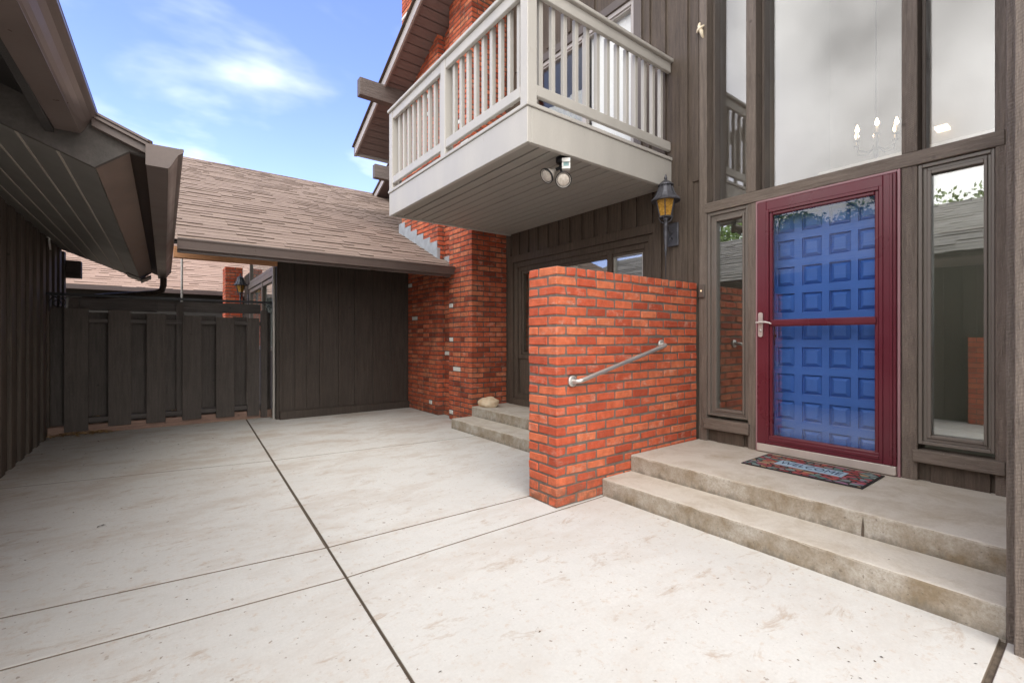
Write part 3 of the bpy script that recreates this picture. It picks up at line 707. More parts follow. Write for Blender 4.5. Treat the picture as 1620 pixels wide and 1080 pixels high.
def baluster(x, y):
    global bal_mesh
    if bal_mesh is None:
        bal_mesh = B(x, x + .04, y, y + .04, 3.191 - .06, 3.884 + .03, c=.003).build('baluster', 'greige', bal); return bal_mesh
    o = bal_mesh.copy(); SC.collection.objects.link(o); o.parent = bal
    o.location = Vector((x + .02, y + .02, 3.191 - .06)) - wloc(bal)
for a, b in ((BY0 + .097, 4.044), (4.141, BY1 - .087)):
    for k in range(9): baluster(BX + .046, a + (b - a) * (k + .62) / 9.35 - .02)
for k in range(13): baluster(BX + .098 + (k + .45) * 1.745 / 13.2, BY0 + .046)

# chimney stack and pier
ch1 = part('chimney', (3.7, 7.2, 0), house); ch1['label'] = 'stepped dark orange brick chimney'
mbk = MB(); bricks(mbk, 3.452, 4.07, 5.53, 6.181, 0, 109 * CH, jit=.001)
bricks(mbk, 3.46, 4.2, 6.55, 7.95, 0, 116 * CH, jit=.001)
bricks(mbk, 3.58, 4.1, 6.181, 6.55, 0, 100 * CH, nx_face=True, ny_face=False, jit=.001)
mbk.build('brickwork', 'brick2', ch1)
m = MB(); m.box(3.460, 4.2, 5.538, 6.179, 0, 109 * CH - .005); m.box(3.468, 4.2, 6.558, 7.94, 0, 116 * CH - .005); m.box(3.59, 4.2, 6.18, 6.56, 0, 100 * CH - .01)
m.build('mortar', 'mortar2', ch1)
# the step flashing where the low roof meets the chimney
def rz(y): return 2.29 + (y - 6.12) * .45
fl = MB()
for k in range(6):
    y = 6.56 + k * .245; z0 = rz(y); fl.box(3.446, 3.458, y, y + .25, z0 - .02, z0 + .27 + random.uniform(-.01, .01), .001)
fl.box(3.446, 3.5, 6.545, 6.556, rz(6.55) - .02, rz(6.55) + .17, .001); fl.box(3.566, 3.578, 6.2, 6.54, rz(6.2) - .02, rz(6.4) + .1, .001)
fl.build('flashing', 'lead', ch1)

# gable roof of the house
rf = part('roof', (4.5, 6, 5), house)
RK = 3.0
m = MB()
prof = [(-4.2, gz(-4.2)), (1.9, gz(1.9)), (9.15, gz(9.15))]
def slope_pts(x, dz): return [(x, y, z + dz) for y, z in prof]
# soffit boards, running across the overhang
so = MB(); L_ = 9.15 - 1.9; nb = 52
for k in range(nb):
    y1 = 9.12 - k * .142; y0 = y1 - .131
    if y0 < 1.9: break
    so.add([(RK + .05, y0, gz(y0)), (FX + .02, y0, gz(y0)), (FX + .02, y1, gz(y1)), (RK + .05, y1, gz(y1))], [(0, 1, 2, 3)])
so.poly([(RK + .05, 9.15, gz(9.15) + .03), (RK + .05, 1.9, gz(1.9) + .03), (FX + 4, 1.9, gz(1.9) + .03), (FX + 4, 9.15, gz(9.15) + .03)], (0, 0, .03))
so.poly([(RK + .05, -4.2, gz(-4.2) + .006), (RK + .05, 1.9, gz(1.9) + .006), (FX + 4, 1.9, gz(1.9) + .006), (FX + 4, -4.2, gz(-4.2) + .006)], (0, 0, .03))
so.build('soffit', 'soffit', rf)
def rake(mb, x0, x1, d0, d1):
    for (ya, yb) in ((1.9, 9.19), (-4.2, 1.9)):
        mb.poly([(x0, ya, gz(ya) + d0), (x0, yb, gz(yb) + d0), (x0, yb, gz(yb) + d1), (x0, ya, gz(ya) + d1)], (x1 - x0, 0, 0))
m = MB(); rake(m, RK, RK + .03, -.035, .13); m.box(RK, FX + 4, 9.152, 9.18, gz(9.18) - .03, gz(9.18) + .12); m.build('fascia', 'drip', rf)
m = MB(); rake(m, RK + .031, RK + .06, -.03, .03); m.build('trim', 'soffit', rf)
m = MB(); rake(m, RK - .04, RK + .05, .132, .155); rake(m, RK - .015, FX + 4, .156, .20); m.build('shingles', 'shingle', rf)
m = MB(); m.box(2.59, FX + .1, 7.63, 7.77, 5.27, 5.56, .006); m.build('purlin', 'beamX', rf)

# ------------------------------------------------------------------ things on the house
def lantern(loc, s=1.0, label='', group=None, wall='X'):
    """post-style wall lantern hung on a -X facing wall; loc = centre of the backplate"""
    x, y, z = loc
    t = thing('wall_lantern', loc, label, 'lantern', group)
    m = MB(); m.box(x - .022 * s, x - .001, y - .068 * s, y + .068 * s, z - .125 * s, z + .125 * s, .006); m.build('backplate', 'iron', t)
    cx_, cy_ = x - .17 * s, y - .02 * s
    def pt(dx, dz): return (cx_ + dx * s, cy_, z + dz * s)
    m = MB(); m.tube([(x - .015 * s, y, z + .03 * s), (x - .06 * s, y, z - .005 * s), (x - .10 * s, y - .01 * s, z + .03 * s), (x - .13 * s, y - .015 * s, z + .07 * s), (cx_, cy_, z + .06 * s)], .009 * s, 8)
    m.tube([(x - .02 * s, y, z - .05 * s), (x - .05 * s, y, z - .03 * s), (x - .075 * s, y, z - .06 * s), (x - .05 * s, y, z - .09 * s)], .006 * s, 6)
    m.lathe((cx_, cy_, z), [(.004 * s, -.62 * s), (.005 * s, -.25 * s), (.012 * s, -.24 * s), (.009 * s, -.21 * s), (.016 * s, -.18 * s), (.012 * s, -.15 * s), (.016 * s, -.1 * s), (.024 * s, .0), (.020 * s, .06 * s), (.026 * s, .07 * s), (.018 * s, .085 * s), (.02 * s, .12 * s), (.045 * s, .155 * s)], 16)
    for k in range(4):
        a = k * math.pi / 2 + .3; m.tube([(cx_ + .02 * s * math.cos(a), cy_ + .02 * s * math.sin(a), z + .10 * s), (cx_ + .05 * s * math.cos(a), cy_ + .05 * s * math.sin(a), z + .115 * s), (cx_ + .078 * s * math.cos(a), cy_ + .078 * s * math.sin(a), z + .165 * s)], .005 * s, 6)
    m.build('arm', 'iron', t)
    # tapered hexagonal glass body
    n = 6; z0, z1 = z + .165 * s, z + .335 * s; r0, r1 = .062 * s, .103 * s
    g = MB(); g.lathe((cx_, cy_, 0), [(r0 * .95, z0), (r1 * .95, z1)], n, None, False); g.build('glass', 'amber', t)
    c = MB()
    for k in range(n):
        a = 2 * math.pi * (k + .5) / n
        c.tube([(cx_ + r0 * math.cos(a), cy_ + r0 * math.sin(a), z0 - .01 * s), (cx_ + r1 * math.cos(a), cy_ + r1 * math.sin(a), z1)], .006 * s, 6)
    c.lathe((cx_, cy_, 0), [(r0 * .5, z0 - .02 * s), (r0 * 1.1, z0 - .012 * s), (r0 * 1.08, z0 + .004 * s)], n, None, False)
    c.build('cage', 'iron', t)
    h = MB(); h.lathe((cx_, cy_, z), [(.108 * s, .332 * s), (.148 * s, .325 * s), (.150 * s, .335 * s), (.118 * s, .365 * s), (.092 * s, .405 * s), (.075 * s, .45 * s), (.066 * s, .485 * s), (.082 * s, .49 * s), (.08 * s, .50 * s), (.045 * s, .53 * s), (.02 * s, .548 * s), (.012 * s, .555 * s), (.017 * s, .57 * s), (.012 * s, .59 * s), (.003 * s, .61 * s)], 12, None, False)
    for k in range(12):
        a = 2 * math.pi * (k + .5) / 12
        h.tube([(cx_ + q * s * math.cos(a), cy_ + q * s * math.sin(a), z + w_ * s) for q, w_ in ((.149, .335), (.118, .367), (.092, .407), (.076, .452), (.067, .487))], .004 * s, 5)
    h.build('cap', 'iron', t)
    return t
lantern((FX - .028, 2.695, 2.245), .92, 'black wall lantern with amber glass, on the brown boards beside the balcony corner')

# security floodlight under the balcony
fl_ = thing('floodlight', (2.66, 2.86, 2.73), 'white twin-head motion sensor floodlight under the balcony edge', 'floodlight')
m = MB(); m.lathe((2.665, 2.845, BZ - .035), [(.042, 0), (.05, .01), (.05, .046)], 20); m.tube([(2.665, 2.845, BZ - .03), (2.65, 2.84, BZ - .075)], .018, 10); m.build('mount', 'black', fl_)
def rot(a, b): return (2.672 + a * .73 - b * .68, 2.80 - a * .68 - b * .73)      # a across, b towards the yard
def rbox(m, a0, a1, b0, b1, z0, z1): m.poly([(*rot(a, b), z0) for a, b in ((a0, b0), (a1, b0), (a1, b1), (a0, b1))], (0, 0, z1 - z0))
m = MB(); rbox(m, -.034, .034, -.02, .036, BZ - .10, BZ - .080); rbox(m, -.034, .034, -.02, .044, BZ - .045, BZ - .015); rbox(m, -.034, -.022, -.02, .036, BZ - .080, BZ - .045); rbox(m, .022, .034, -.02, .036, BZ - .080, BZ - .045); m.build('sensor', 'white', fl_)
m = MB(); rbox(m, -.022, .022, -.01, .030, BZ - .080, BZ - .045); m.build('sensor_lens', paint('sensor_glass', (.25, .42, .42), .3, .2, 60, .1), fl_)
def head(p, d):
    p = Vector(p); q = Vector(d).normalized().to_track_quat('Z', 'Y').to_matrix().to_4x4()
    m = MB(); m.lathe(p, [(.018, -.085), (.022, -.05), (.026, -.045), (.045, -.012), (.058, .012), (.064, .03), (.061, .034), (.056, .03)], 24, q); o = m.build('lamp_head', 'cream' if False else M_['headcol'], fl_)
    m = MB(); m.lathe(p, [(.055, .027), (.045, .031), (.03, .036), (.012, .039), (.003, .040)], 24, q); m.build('lens', 'lens', o)
    m = MB(); m.lathe(p, [(.0665, .024), (.0675, .034), (.060, .036), (.060, .03)], 24, q); m.build('rim', 'black', o)
    m = MB(); m.tube([p + q.to_3x3() @ Vector((0, 0, -.08)), (2.655, 2.84, BZ - .07)], .014, 10); m.build('knuckle', 'black', fl_)
M_['headcol'] = paint('lamp_housing', (.55, .50, .45), .15, .35, 12, .05)
head((2.57, 2.90, BZ - .13), (-.80, .05, -.60)); head((2.64, 2.80, BZ - .185), (-.56, -.68, -.46))

db = thing('doorbell', (FX - .012, 2.41, 1.6), 'small brown doorbell with lit button on the post at the end of the brick wall', 'doorbell')
B(FX - .038, FX - .0125, 2.366, 2.426, 1.60, 1.725, c=.008).build('housing', 'trim', db)
m = MB(); m.lathe((FX - .038, 2.396, 1.665), [(.008, 0), (.007, .004), (.003, .006)], 16, Matrix.Rotation(R(-90), 4, 'Y')); m.build('button', 'led', db)

hk = MB(); hx = FX - .012
hk.tube([(hx, 2.425, 4.20), (hx - .012, 2.425, 4.17), (hx - .022, 2.41, 4.13), (hx - .02, 2.395, 4.10), (hx - .014, 2.39, 4.06), (hx, 2.388, 4.045)], [.010, .014, .017, .018, .013, .007], 10)
hk.tube([(hx - .018, 2.44, 4.115), (hx - .035, 2.42, 4.12), (hx - .03, 2.39, 4.135), (hx - .01, 2.375, 4.15)], [.01, .015, .014, .008], 8)
tag(hk.build('wall_hook', 'cream'), 'small cream knotted wall hook high on the brown boards beside the balcony', 'hook')

# ------------------------------------------------------------------ door mat, stone
dm = thing('doormat', (3.76, 1.385, .263), 'colourful mosaic doormat reading WELCOME on the landing before the storm door', 'doormat')
B(3.53, 3.985, 1.0, 1.77, .2640, .2710, c=.002).build('backing', 'rubber', dm)
B(3.545, 3.97, 1.015, 1.755, .2705, .2730, c=.001).build('mosaic', 'mosaic', dm)
B(3.685, 3.835, 1.165, 1.60, .2725, .2755, c=.001).build('plate', 'matblue', dm)
cu = bpy.data.curves.new('welcome', 'FONT'); cu.body = 'WELCOME'; cu.size = .105; cu.align_x = 'CENTER'; cu.align_y = 'CENTER'; cu.extrude = .0006; cu.space_character = 1.05
tmp = bpy.data.objects.new('tmp', cu); SC.collection.objects.link(tmp); dg = bpy.context.evaluated_depsgraph_get()
tme = bpy.data.meshes.new_from_object(tmp.evaluated_get(dg)); bpy.data.objects.remove(tmp)
xs = [v.co.x for v in tme.vertices]; k_ = .395 / (max(xs) - min(xs))
for v in tme.vertices: v.co = Vector((v.co.y * 1.12, -v.co.x * k_, v.co.z))
tme.materials.clear(); tme.materials.append(paint('letter_ink', (.03, .05, .10), .1, .8))
to = bpy.data.objects.new('lettering', tme); SC.collection.objects.link(to); to.parent = dm; to.location = Vector((3.76, 1.383, .2761)) - wloc(dm)

bm = bmesh.new(); bmesh.ops.create_icosphere(bm, subdivisions=4, radius=1)
from mathutils import noise as mn
for v in bm.verts:
    p = v.co.copy(); k = 1 + .22 * mn.noise(p * 1.3 + Vector((3, 1, 8))) + .08 * mn.noise(p * 3.5)
    cut = mn.cell(p * 2) * .04
    v.co = Vector((p.x * .10, p.y * .15, p.z * .085)) * (k - cut)
    v.co.z = max(v.co.z, -.055) + .055
me = bpy.data.meshes.new('stone'); bm.to_mesh(me); bm.free(); me.materials.append(M_['stone'])
for p in me.polygons: p.use_smooth = True
so_ = bpy.data.objects.new('stone', me); SC.collection.objects.link(so_); so_.location = (3.62, 5.36, .263); so_.rotation_euler = (0, 0, .5)
tag(so_, 'tan rock resting on the landing corner at the foot of the brick pier', 'stone')

# ------------------------------------------------------------------ shingle field
def shingles(mb, x0, x1, y0, z0, y1, z1, exp=.165, tab=.36, axis='Y', thick=.011):
    """courses climbing from (y0,z0) to (y1,z1); courses run along X (axis Y) or along Y (axis X: x0.. are y's)"""
    Ls = math.hypot(y1 - y0, z1 - z0); n = int(Ls / exp); uy, uz = (y1 - y0) / Ls, (z1 - z0) / Ls
    ny, nz_ = -uz, uy
    if nz_ < 0: ny, nz_ = -ny, -nz_
    for k in range(n):
        s0 = k * exp; s1 = s0 + exp * 1.25; p = x0 - random.uniform(0, tab)
        while p < x1:
            wd = tab * random.uniform(.25, 1.3); a, b = max(p, x0), min(p + wd, x1); p += wd
            if b - a < .01: continue
            t = thick * random.choice((.5, .6, 1.1, 1.4)); j = random.uniform(-.006, .006)
            sa, sb = s0 + j, min(s1, Ls)
            P = []
            for (s, h) in ((sa, t), (sb, .001), (sa, 0), (sb, -.003)):
                for q in (a, b):
                    Yv, Zv = y0 + uy * s + ny * h, z0 + uz * s + nz_ * h
                    P.append((q, Yv, Zv) if axis == 'Y' else (Yv, q, Zv))
            mb.add(P, [(0, 1, 3, 2), (4, 5, 1, 0), (0, 2, 6, 4), (1, 5, 7, 3)])

# ------------------------------------------------------------------ low wing with the big shingled roof
wg = thing('wing_building', (2.4, 9, 0), 'low single-storey wing with brown shingle roof and dark board wall behind the brick pier', 'building')
m = MB()
m.box(1.345, 3.46, 7.66, 7.76, -.05, 2.88); 
for x in (1.40, 1.62, 1.79, 1.98, 2.27, 2.53, 2.84, 3.16, 3.42): m.box(x - .022, x + .022, 7.642, 7.662, .12, 2.87, .003)
m.box(1.38, 3.46, 7.60, 7.66, -.02, .12, .01)
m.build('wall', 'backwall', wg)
m = MB(); m.box(1.55, 1.65, 7.76, 12.7, -.05, 2.72)
for k in range(14): m.box(1.53, 1.552, 11.75 + k * .07, 11.79 + k * .07, 1.2, 2.7, .002)
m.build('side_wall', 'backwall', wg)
ww = part('window', (1.53, 10, 1), wg)
m = MB(); ring(m, 1.50, 1.6, 8.6, 11.6, 1.0, 2.28, .07); m.box(1.49, 1.6, 8.5, 11.7, 2.3, 2.40, .004); m.box(1.49, 1.6, 9.9, 9.98, 1.0, 2.3, .004); ring(m, 1.50, 1.6, 8.6, 11.6, 2.41, 2.9, .06)
m.build('frame', 'vinyl', ww)
m = MB(); m.box(1.53, 1.54, 8.67, 11.53, 1.05, 2.23); m.box(1.53, 1.54, 8.67, 11.53, 2.45, 2.8); m.build('pane', 'glass', ww)
B(1.548, 1.552, 8.6, 11.6, 1.05, 2.85).build('blind', 'curtain', ww)
cb = MB(); bricks(cb, 1.14, 1.50, 12.7, 13.3, 0, 40 * CH); cb.build('brick_column', 'brick', wg)
B(1.15, 1.50, 12.71, 13.3, 0, 2.9).build('mortar', 'mortar', wg)
lantern((1.53, 12.0, 2.10), .95, 'small wall lantern on the far wing wall, seen over the fence')
# roof
RX0, RX1 = .0, 3.45; GY, RY = 6.12, 13.1
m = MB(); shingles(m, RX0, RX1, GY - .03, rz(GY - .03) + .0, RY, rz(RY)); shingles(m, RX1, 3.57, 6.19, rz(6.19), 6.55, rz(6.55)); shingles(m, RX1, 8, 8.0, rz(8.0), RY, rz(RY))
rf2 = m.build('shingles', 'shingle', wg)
m = MB(); m.poly([(RX0, GY, rz(GY) - .01), (RX0, RY, rz(RY) - .01), (RX0, RY + 1.9, rz(RY - 1.9) - .01), (RX0, RY + 1.9, rz(RY - 1.9) - .06), (RX0, RY, rz(RY) - .08), (RX0, GY, rz(GY) - .06)], (RX1 - RX0 - .01, 0, 0))
m.poly([(RX1, 8.0, rz(8) - .01), (RX1, RY, rz(RY) - .01), (RX1, RY + 6.9, rz(GY) - .01), (RX1, RY + 6.9, rz(GY) - .06), (RX1, RY, rz(RY) - .08), (RX1, 8.0, rz(8) - .06)], (4.5, 0, 0))
m.build('roof_deck', 'dark', wg)
m = MB()
def kgut(mb, x0, x1, y, z, s=1.0, flip=1):
    """K-style gutter running along X, front towards -Y"""
    pr = [(0, 0), (0, .11), (-.16, .113), (-.159, .10), (-.137, .08), (-.112, .016), (-.107, 0)]
    mb.poly([(x0, y + a * s * .75, z + b * s) for a, b in pr], (x1 - x0, 0, 0))
kgut(m, .11, 3.475, 6.10, 2.17)
m.box(.11, 3.44, 6.10, 6.13, 2.14, 2.29, .003); m.build('gutter', 'gutter', wg)
m = MB(); m.poly([(1.345, 6.14, rz(6.14) - .09), (1.345, 7.66, rz(7.66) - .09), (1.345, 7.66, rz(7.66) - .08), (1.345, 6.14, rz(6.14) - .08)], (2.1, 0, 0)); m.build('soffit', 'dark', wg)
m = MB(); m.box(.095, 1.345, 7.58, 7.68, 2.295, 2.45, .004); m.build('header_beam', 'sunlit_cedar', wg)

# ------------------------------------------------------------------ garage on the left
ga = thing('garage', (-2.2, 5.3, 0), 'dark brown garage along the left edge with sloping soffit and metal gutters', 'garage')
GX = -1.17
m = MB(); m.box(GX - .1, GX, .2, 9.46, -.05, 2.47)
y = .22
while y < 9.4: m.box(GX - .002, GX + .030, y, y + .15, -.03, 2.46, .004); y += .355
m.box(-5.2, GX - .1, .2, .3, -.05, 2.6); m.box(-5.3, -5.2, .2, 9.46, -.05, 2.6); m.box(-5.2, GX - .1, 9.36, 9.46, -.05, 2.6)
m.build('wall', 'garage', ga)
def sz(x): return 2.47 - .413 * (x + 1.17)
# soffit panels of the wide eave, running along Y, with open V joints
m = MB(); xs_ = [GX - .05, -1.02, -.87, -.72, -.575, -.43, -.284]
for a, b in zip(xs_, xs_[1:]):
    m.poly([(a + .004, 3.23, sz(a)), (b - .004, 3.23, sz(b)), (b - .004, 3.23, sz(b) + .012), (a + .004, 3.23, sz(a) + .012)], (0, 5.72, 0))
m.poly([(GX, 3.24, sz(GX) + .013), (-.286, 3.24, sz(-.286) + .013), (-.286, 3.24, sz(-.286) + .02), (GX, 3.24, sz(GX) + .02)], (0, 5.7, 0))
m.build('soffit', 'gsoffit', ga)
m = MB()
for x in xs_[1:-1]: m.poly([(x - .006, 3.235, sz(x) - .0015), (x + .004, 3.235, sz(x) - .004), (x + .004, 3.235, sz(x) + .006), (x - .006, 3.235, sz(x) + .006)], (0, 5.6, 0))
m.build('soffit_joint', paint('joint_edge', (.42, .37, .32), .1, .5), ga)
m = MB(); m.poly([(-.284, 3.225, 2.104), (-.150, 3.225, 2.22), (-.155, 3.225, 2.24), (-.284, 3.225, 2.125)], (0, 5.74, 0)); m.build('fascia', paint('fascia_brown', (.19, .135, .11), .2, .55, 6, .2), ga)
m = MB(); m.poly([(GX, 3.19, sz(GX)), (-.288, 3.19, 2.100), (-.150, 3.19, 2.215), (-.08, 3.19, 2.20), (-.08, 3.19, 2.255), (-.30, 3.19, 2.345), (GX, 3.19, 2.72)], (0, .033, 0)); m.build('end_board', paint('end_board', (.10, .088, .08), .35, .65, 9, .6, 70), ga)
m = MB()   # underside of the nearer, shorter eave
m.poly([(-.435, 1.35, 2.35), (GX - .05, 1.35, 2.66), (GX - .05, 1.35, 2.68), (-.435, 1.35, 2.37)], (0, 1.835, 0)); m.box(-.47, -.435, 1.35, 3.185, 2.235, 2.40, .003)
m.poly([(-.62, 2.95, 2.30), (-.98, 2.95, 2.44), (-.98, 2.95, 2.60), (-.62, 2.95, 2.42)], (0, .1, 0))
m.build('near_soffit', M_['dark'], ga)
def gutterY(name, x, z, y0, y1, bx=0.0, bz=0.0):
    x += bx; z += bz
    pr = [(0, 0), (0, .111), (.006, .111), (.150, .114), (.160, .114), (.160, .100), (.152, .092), (.137, .080), (.122, .055), (.110, .028), (.100, .010), (.092, 0)]
    g = MB(); g.poly([(x + a, y0, z + b) for a, b in pr], (-bx, y1 - y0, -bz)); o = g.build(name, 'gutter', ga)
    c = MB(); c.poly([(x + a * 1.03 - .002, y0 - .004, z - .002 + b * 1.03) for a, b in pr], (0, .0035, 0)); c.build('end_cap', 'gutter', o)
    l = MB(); l.poly([(x + .147, y0 + .002, z + .1145), (x + .1615, y0 + .002, z + .1145), (x + .1615, y0 + .002, z + .119), (x + .147, y0 + .002, z + .119)], (-bx, y1 - y0, -bz)); l.tube([(x + .0925, y0, z + .001), (x + .0925 - bx, y1, z + .001 - bz)], .0022, 6); l.build('lip', 'gutter', o)
    for yy in (y0 + (y1 - y0) * .36,):
        q = MB(); q.poly([(x + a * 1.012 - .001, yy, z - .0015 + b * 1.012) for a, b in pr], (0, .045, 0)); q.build('seam_strip', 'gutter', o)
gutterY('gutter', -.077, 2.134, 3.10, 8.95); gutterY('gutter', -.432, 2.252, .9, 3.17, -.02, -.06)
m = MB()   # ribbed metal rake trim between the two gutters
for k, (d0, d1, yy) in enumerate(((0, .012, 3.135), (.012, .024, 3.145), (.024, .036, 3.130), (.036, .075, 3.150))):
    m.poly([(-.295, yy, 2.374 - d0), (-.07, yy, 2.281 - d0), (-.07, yy, 2.281 - d1), (-.295, yy, 2.374 - d1)], (0, 3.19 - yy, 0))
m.build('rake_trim', 'gutter', ga)
m = MB(); m.tube([(-.01, 8.86, 2.14), (-.012, 8.86, 2.03), (-.03, 8.87, 1.955), (-.10, 8.9, 1.915), (-.35, 9.0, 1.885), (-.95, 9.25, 1.82)], .042, 12); m.build('downspout', 'siding', ga)
m = MB(); m.box(GX - .02, -.985, 9.28, 9.44, 2.11, 2.36, .005); m.build('beam_end', 'beamX', ga)
m = MB(); m.poly([(-.44, 8.6, 2.15), (-.285, 8.6, 2.09), (-.285, 8.6, 2.11), (-.44, 8.6, 2.17)], (0, .5, 0)); m.poly([(-.28, 8.7, 2.06), (-.16, 8.7, 2.13), (-.16, 8.7, 2.16), (-.28, 8.7, 2.09)], (0, .35, 0)); m.build('fascia_end', 'gutter', ga)
m = MB()
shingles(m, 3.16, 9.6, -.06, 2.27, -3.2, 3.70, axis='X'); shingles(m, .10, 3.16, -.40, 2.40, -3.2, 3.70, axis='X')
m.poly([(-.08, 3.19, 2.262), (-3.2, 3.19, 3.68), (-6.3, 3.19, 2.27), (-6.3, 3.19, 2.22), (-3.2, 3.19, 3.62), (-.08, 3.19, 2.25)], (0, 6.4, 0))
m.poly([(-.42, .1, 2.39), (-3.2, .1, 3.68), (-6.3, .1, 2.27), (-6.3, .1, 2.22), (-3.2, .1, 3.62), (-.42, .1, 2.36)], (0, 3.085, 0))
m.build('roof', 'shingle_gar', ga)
pt_ = MB(); pt_.poly([(-1.125, 7.86, 2.42), (-1.125, 7.93, 2.43), (-1.125, 7.99, 2.36), (-1.12, 7.97, 2.31), (-1.12, 7.90, 2.30), (-1.12, 7.86, 2.34)], (.006, 0, 0)); pt_.tube([(-1.14, 7.9, 2.46), (-1.122, 7.91, 2.44), (-1.122, 7.91, 2.41)], .008, 6)
tag(pt_.build('plastic_tag', 'white'), 'small white plastic tag hanging under the garage soffit', 'tag')
gbk = thing('brick_pier', (-1.0, 1.2, 0), 'low brick pier by the garage, showing only as a reflection in the right sidelight', 'brick pier')
m = MB(); bricks(m, -1.3, -.98, .95, 1.36, 0, 17 * CH, zoff=0)
for k in range(17):
    for a, b in (((.96, 1.16), (1.17, 1.35)) if k % 2 else ((.96, 1.05), (1.06, 1.26), (1.27, 1.35))): m.box(-1.06, -.965, a, b, k * CH + .006, (k + 1) * CH - .006, .002, .001)
m.build('brickwork', 'brick', gbk); B(-1.29, -.975, .961, 1.35, 0, 1.235).build('mortar', 'mortar', gbk)

# ------------------------------------------------------------------ fence
fe = thing('fence', (.1, 8.05, 0), 'dark brown board fence of alternating planks between garage and wing', 'fence')
FY = 8.05
fb = [(-1.001, -.776, 1.60), (-.585, -.354, 1.59), (-.193, .014, 1.56), (.201, .424, 1.542), (.602, .834, 1.527), (1.0, 1.16, 1.526)]
for k, (a, b, z) in enumerate(fb):
    zb = [.045, .075, .07, .07, .06, .045][k]
    B(a, b, FY - .085, FY - .06, zb, z, c=.003).build('board', 'fence', fe)
gaps = [(-1.20, -1.01), (-.79, -.575), (-.365, -.183), (.005, .211), (.414, .612), (.824, 1.01), (1.20, 1.34)]
for k, (a, b) in enumerate(gaps):
    B(a, b, FY + .055, FY + .08, .05, 1.62 if k in (0, 6) else 1.565 - .004 * k, c=.003).build('board', 'fence', fe)
B(-.79, 1.2, FY - .059, FY + .05, .145, .205, c=.004).build('rail', 'fenceX', fe)
B(-.79, 1.2, FY - .059, FY + .05, 1.42, 1.475, c=.004).build('rail', 'fenceX', fe)
m = MB(); m.box(-.97, -.08, FY + .082, FY + .11, 1.585, 1.745, .003); m.box(-.075, 1.2, FY + .082, FY + .11, 1.60, 1.742, .003); m.build('top_board', 'fenceX', fe)
def fpost(x, w, z, y=FY - .03):
    m = MB(); n = 8; pts = [(x, y, .02), (x + w, y, .02), (x + w, y, z - .03)] + [(x + w / 2 + w / 2 * math.cos(a), y, z - .03 + .03 * math.sin(a)) for a in [math.pi * i / n for i in range(1, n)]] + [(x, y, z - .03)]
    m.poly(pts, (0, .07, 0)); m.build('post', 'fence', fe)
fpost(-.97, .10, 1.73, FY - .027); fpost(.135, .085, 1.70, FY - .027); fpost(1.18, .085, 1.655, FY - .11)
B(-1.16, 1.34, FY - .055, FY + .06, -.03, .115, c=.008).build('base_timber', 'timber', fe)
ir = thing('iron_bar', (.15, 7.95, 1.77), 'thin black iron bar with scroll brackets along the top of the fence', 'iron bar')
B(-1.16, 1.42, 7.93, 7.965, 1.75, 1.785, c=.003).build('bar', 'black', ir)
def scroll(x, sgn):
    m = MB(); P = []
    for k in range(26):
        a = k * .42; r = .085 * (1 - k / 30); P.append((x + sgn * (.08 - r * math.cos(a)), 7.95, 1.66 + r * math.sin(a)))
    m.tube(P, .006, 6); m.tube([(x, 7.95, 1.76), (x, 7.95, 1.55)], .006, 6)
    m.tube([(x + sgn * .02, 7.95, 1.75), (x + sgn * .09, 7.95, 1.70), (x + sgn * .2, 7.95, 1.75)], .005, 6); m.build('scroll_bracket', 'black', ir)
scroll(-1.13, 1); scroll(1.40, -1)
m = MB(); m.tube([(1.325, 7.76, 0), (1.325, 7.76, 2.3)], .022, 10); tag(m.build('conduit', 'pole'), 'grey metal conduit standing at the right end of the fence', 'pipe')
m = MB(); m.tube([(.235, 9.5, 0), (.235, 9.5, 2.75)], .016, 8); tag(m.build('conduit', 'pole'), 'thin pale pole rising behind the middle of the fence', 'pole')

# ------------------------------------------------------------------ neighbours beyond
nb_ = thing('neighbour_house', (-2, 24, 0), 'neighbour house with pale shingle roof and dark gutter seen over the fence', 'house')
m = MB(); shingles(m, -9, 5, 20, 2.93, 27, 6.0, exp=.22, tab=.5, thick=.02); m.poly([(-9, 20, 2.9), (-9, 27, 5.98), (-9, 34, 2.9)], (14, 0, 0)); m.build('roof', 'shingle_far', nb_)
B(-9, 5, 19.9, 20.02, 2.78, 2.92, c=.01).build('gutter', paint('dark_gutter', (.06, .04, .038), .1, .4), nb_)
B(-8.6, 4.6, 20.6, 33, -.05, 2.9).build('wall', 'dark', nb_)
th = thing('neighbour_house', (6.5, 14, 0), 'next townhouse with brown gable eave and weathered beam end beside the balcony post', 'house')
def gz2(y): return 4.94 + (12.9 - y) * .4535
m = MB(); m.poly([(4.70, 12.9, gz2(12.9)), (4.70, 9.2, gz2(9.2)), (4.70, 9.2, gz2(9.2) + .03), (4.70, 12.9, gz2(12.9) + .03)], (4, 0, 0)); m.build('soffit', 'soffit', th)
m = MB(); m.poly([(4.66, 12.94, gz2(12.94) - .03), (4.66, 9.2, gz2(9.2) - .03), (4.66, 9.2, gz2(9.2) + .13), (4.66, 12.94, gz2(12.94) + .13)], (.035, 0, 0)); m.build('fascia', 'drip', th)
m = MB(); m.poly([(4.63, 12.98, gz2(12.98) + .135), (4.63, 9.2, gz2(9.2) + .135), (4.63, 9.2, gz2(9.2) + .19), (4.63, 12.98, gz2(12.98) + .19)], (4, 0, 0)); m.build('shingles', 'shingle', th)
m = MB(); m.box(4.22, 6, 11.32, 11.48, 5.26, 5.60, .006); m.build('purlin', 'beamX', th)
m = MB(); m.box(5.75, 9, 9.2, 12.7, 0, 5.2); m.build('wall', 'backwall', th)

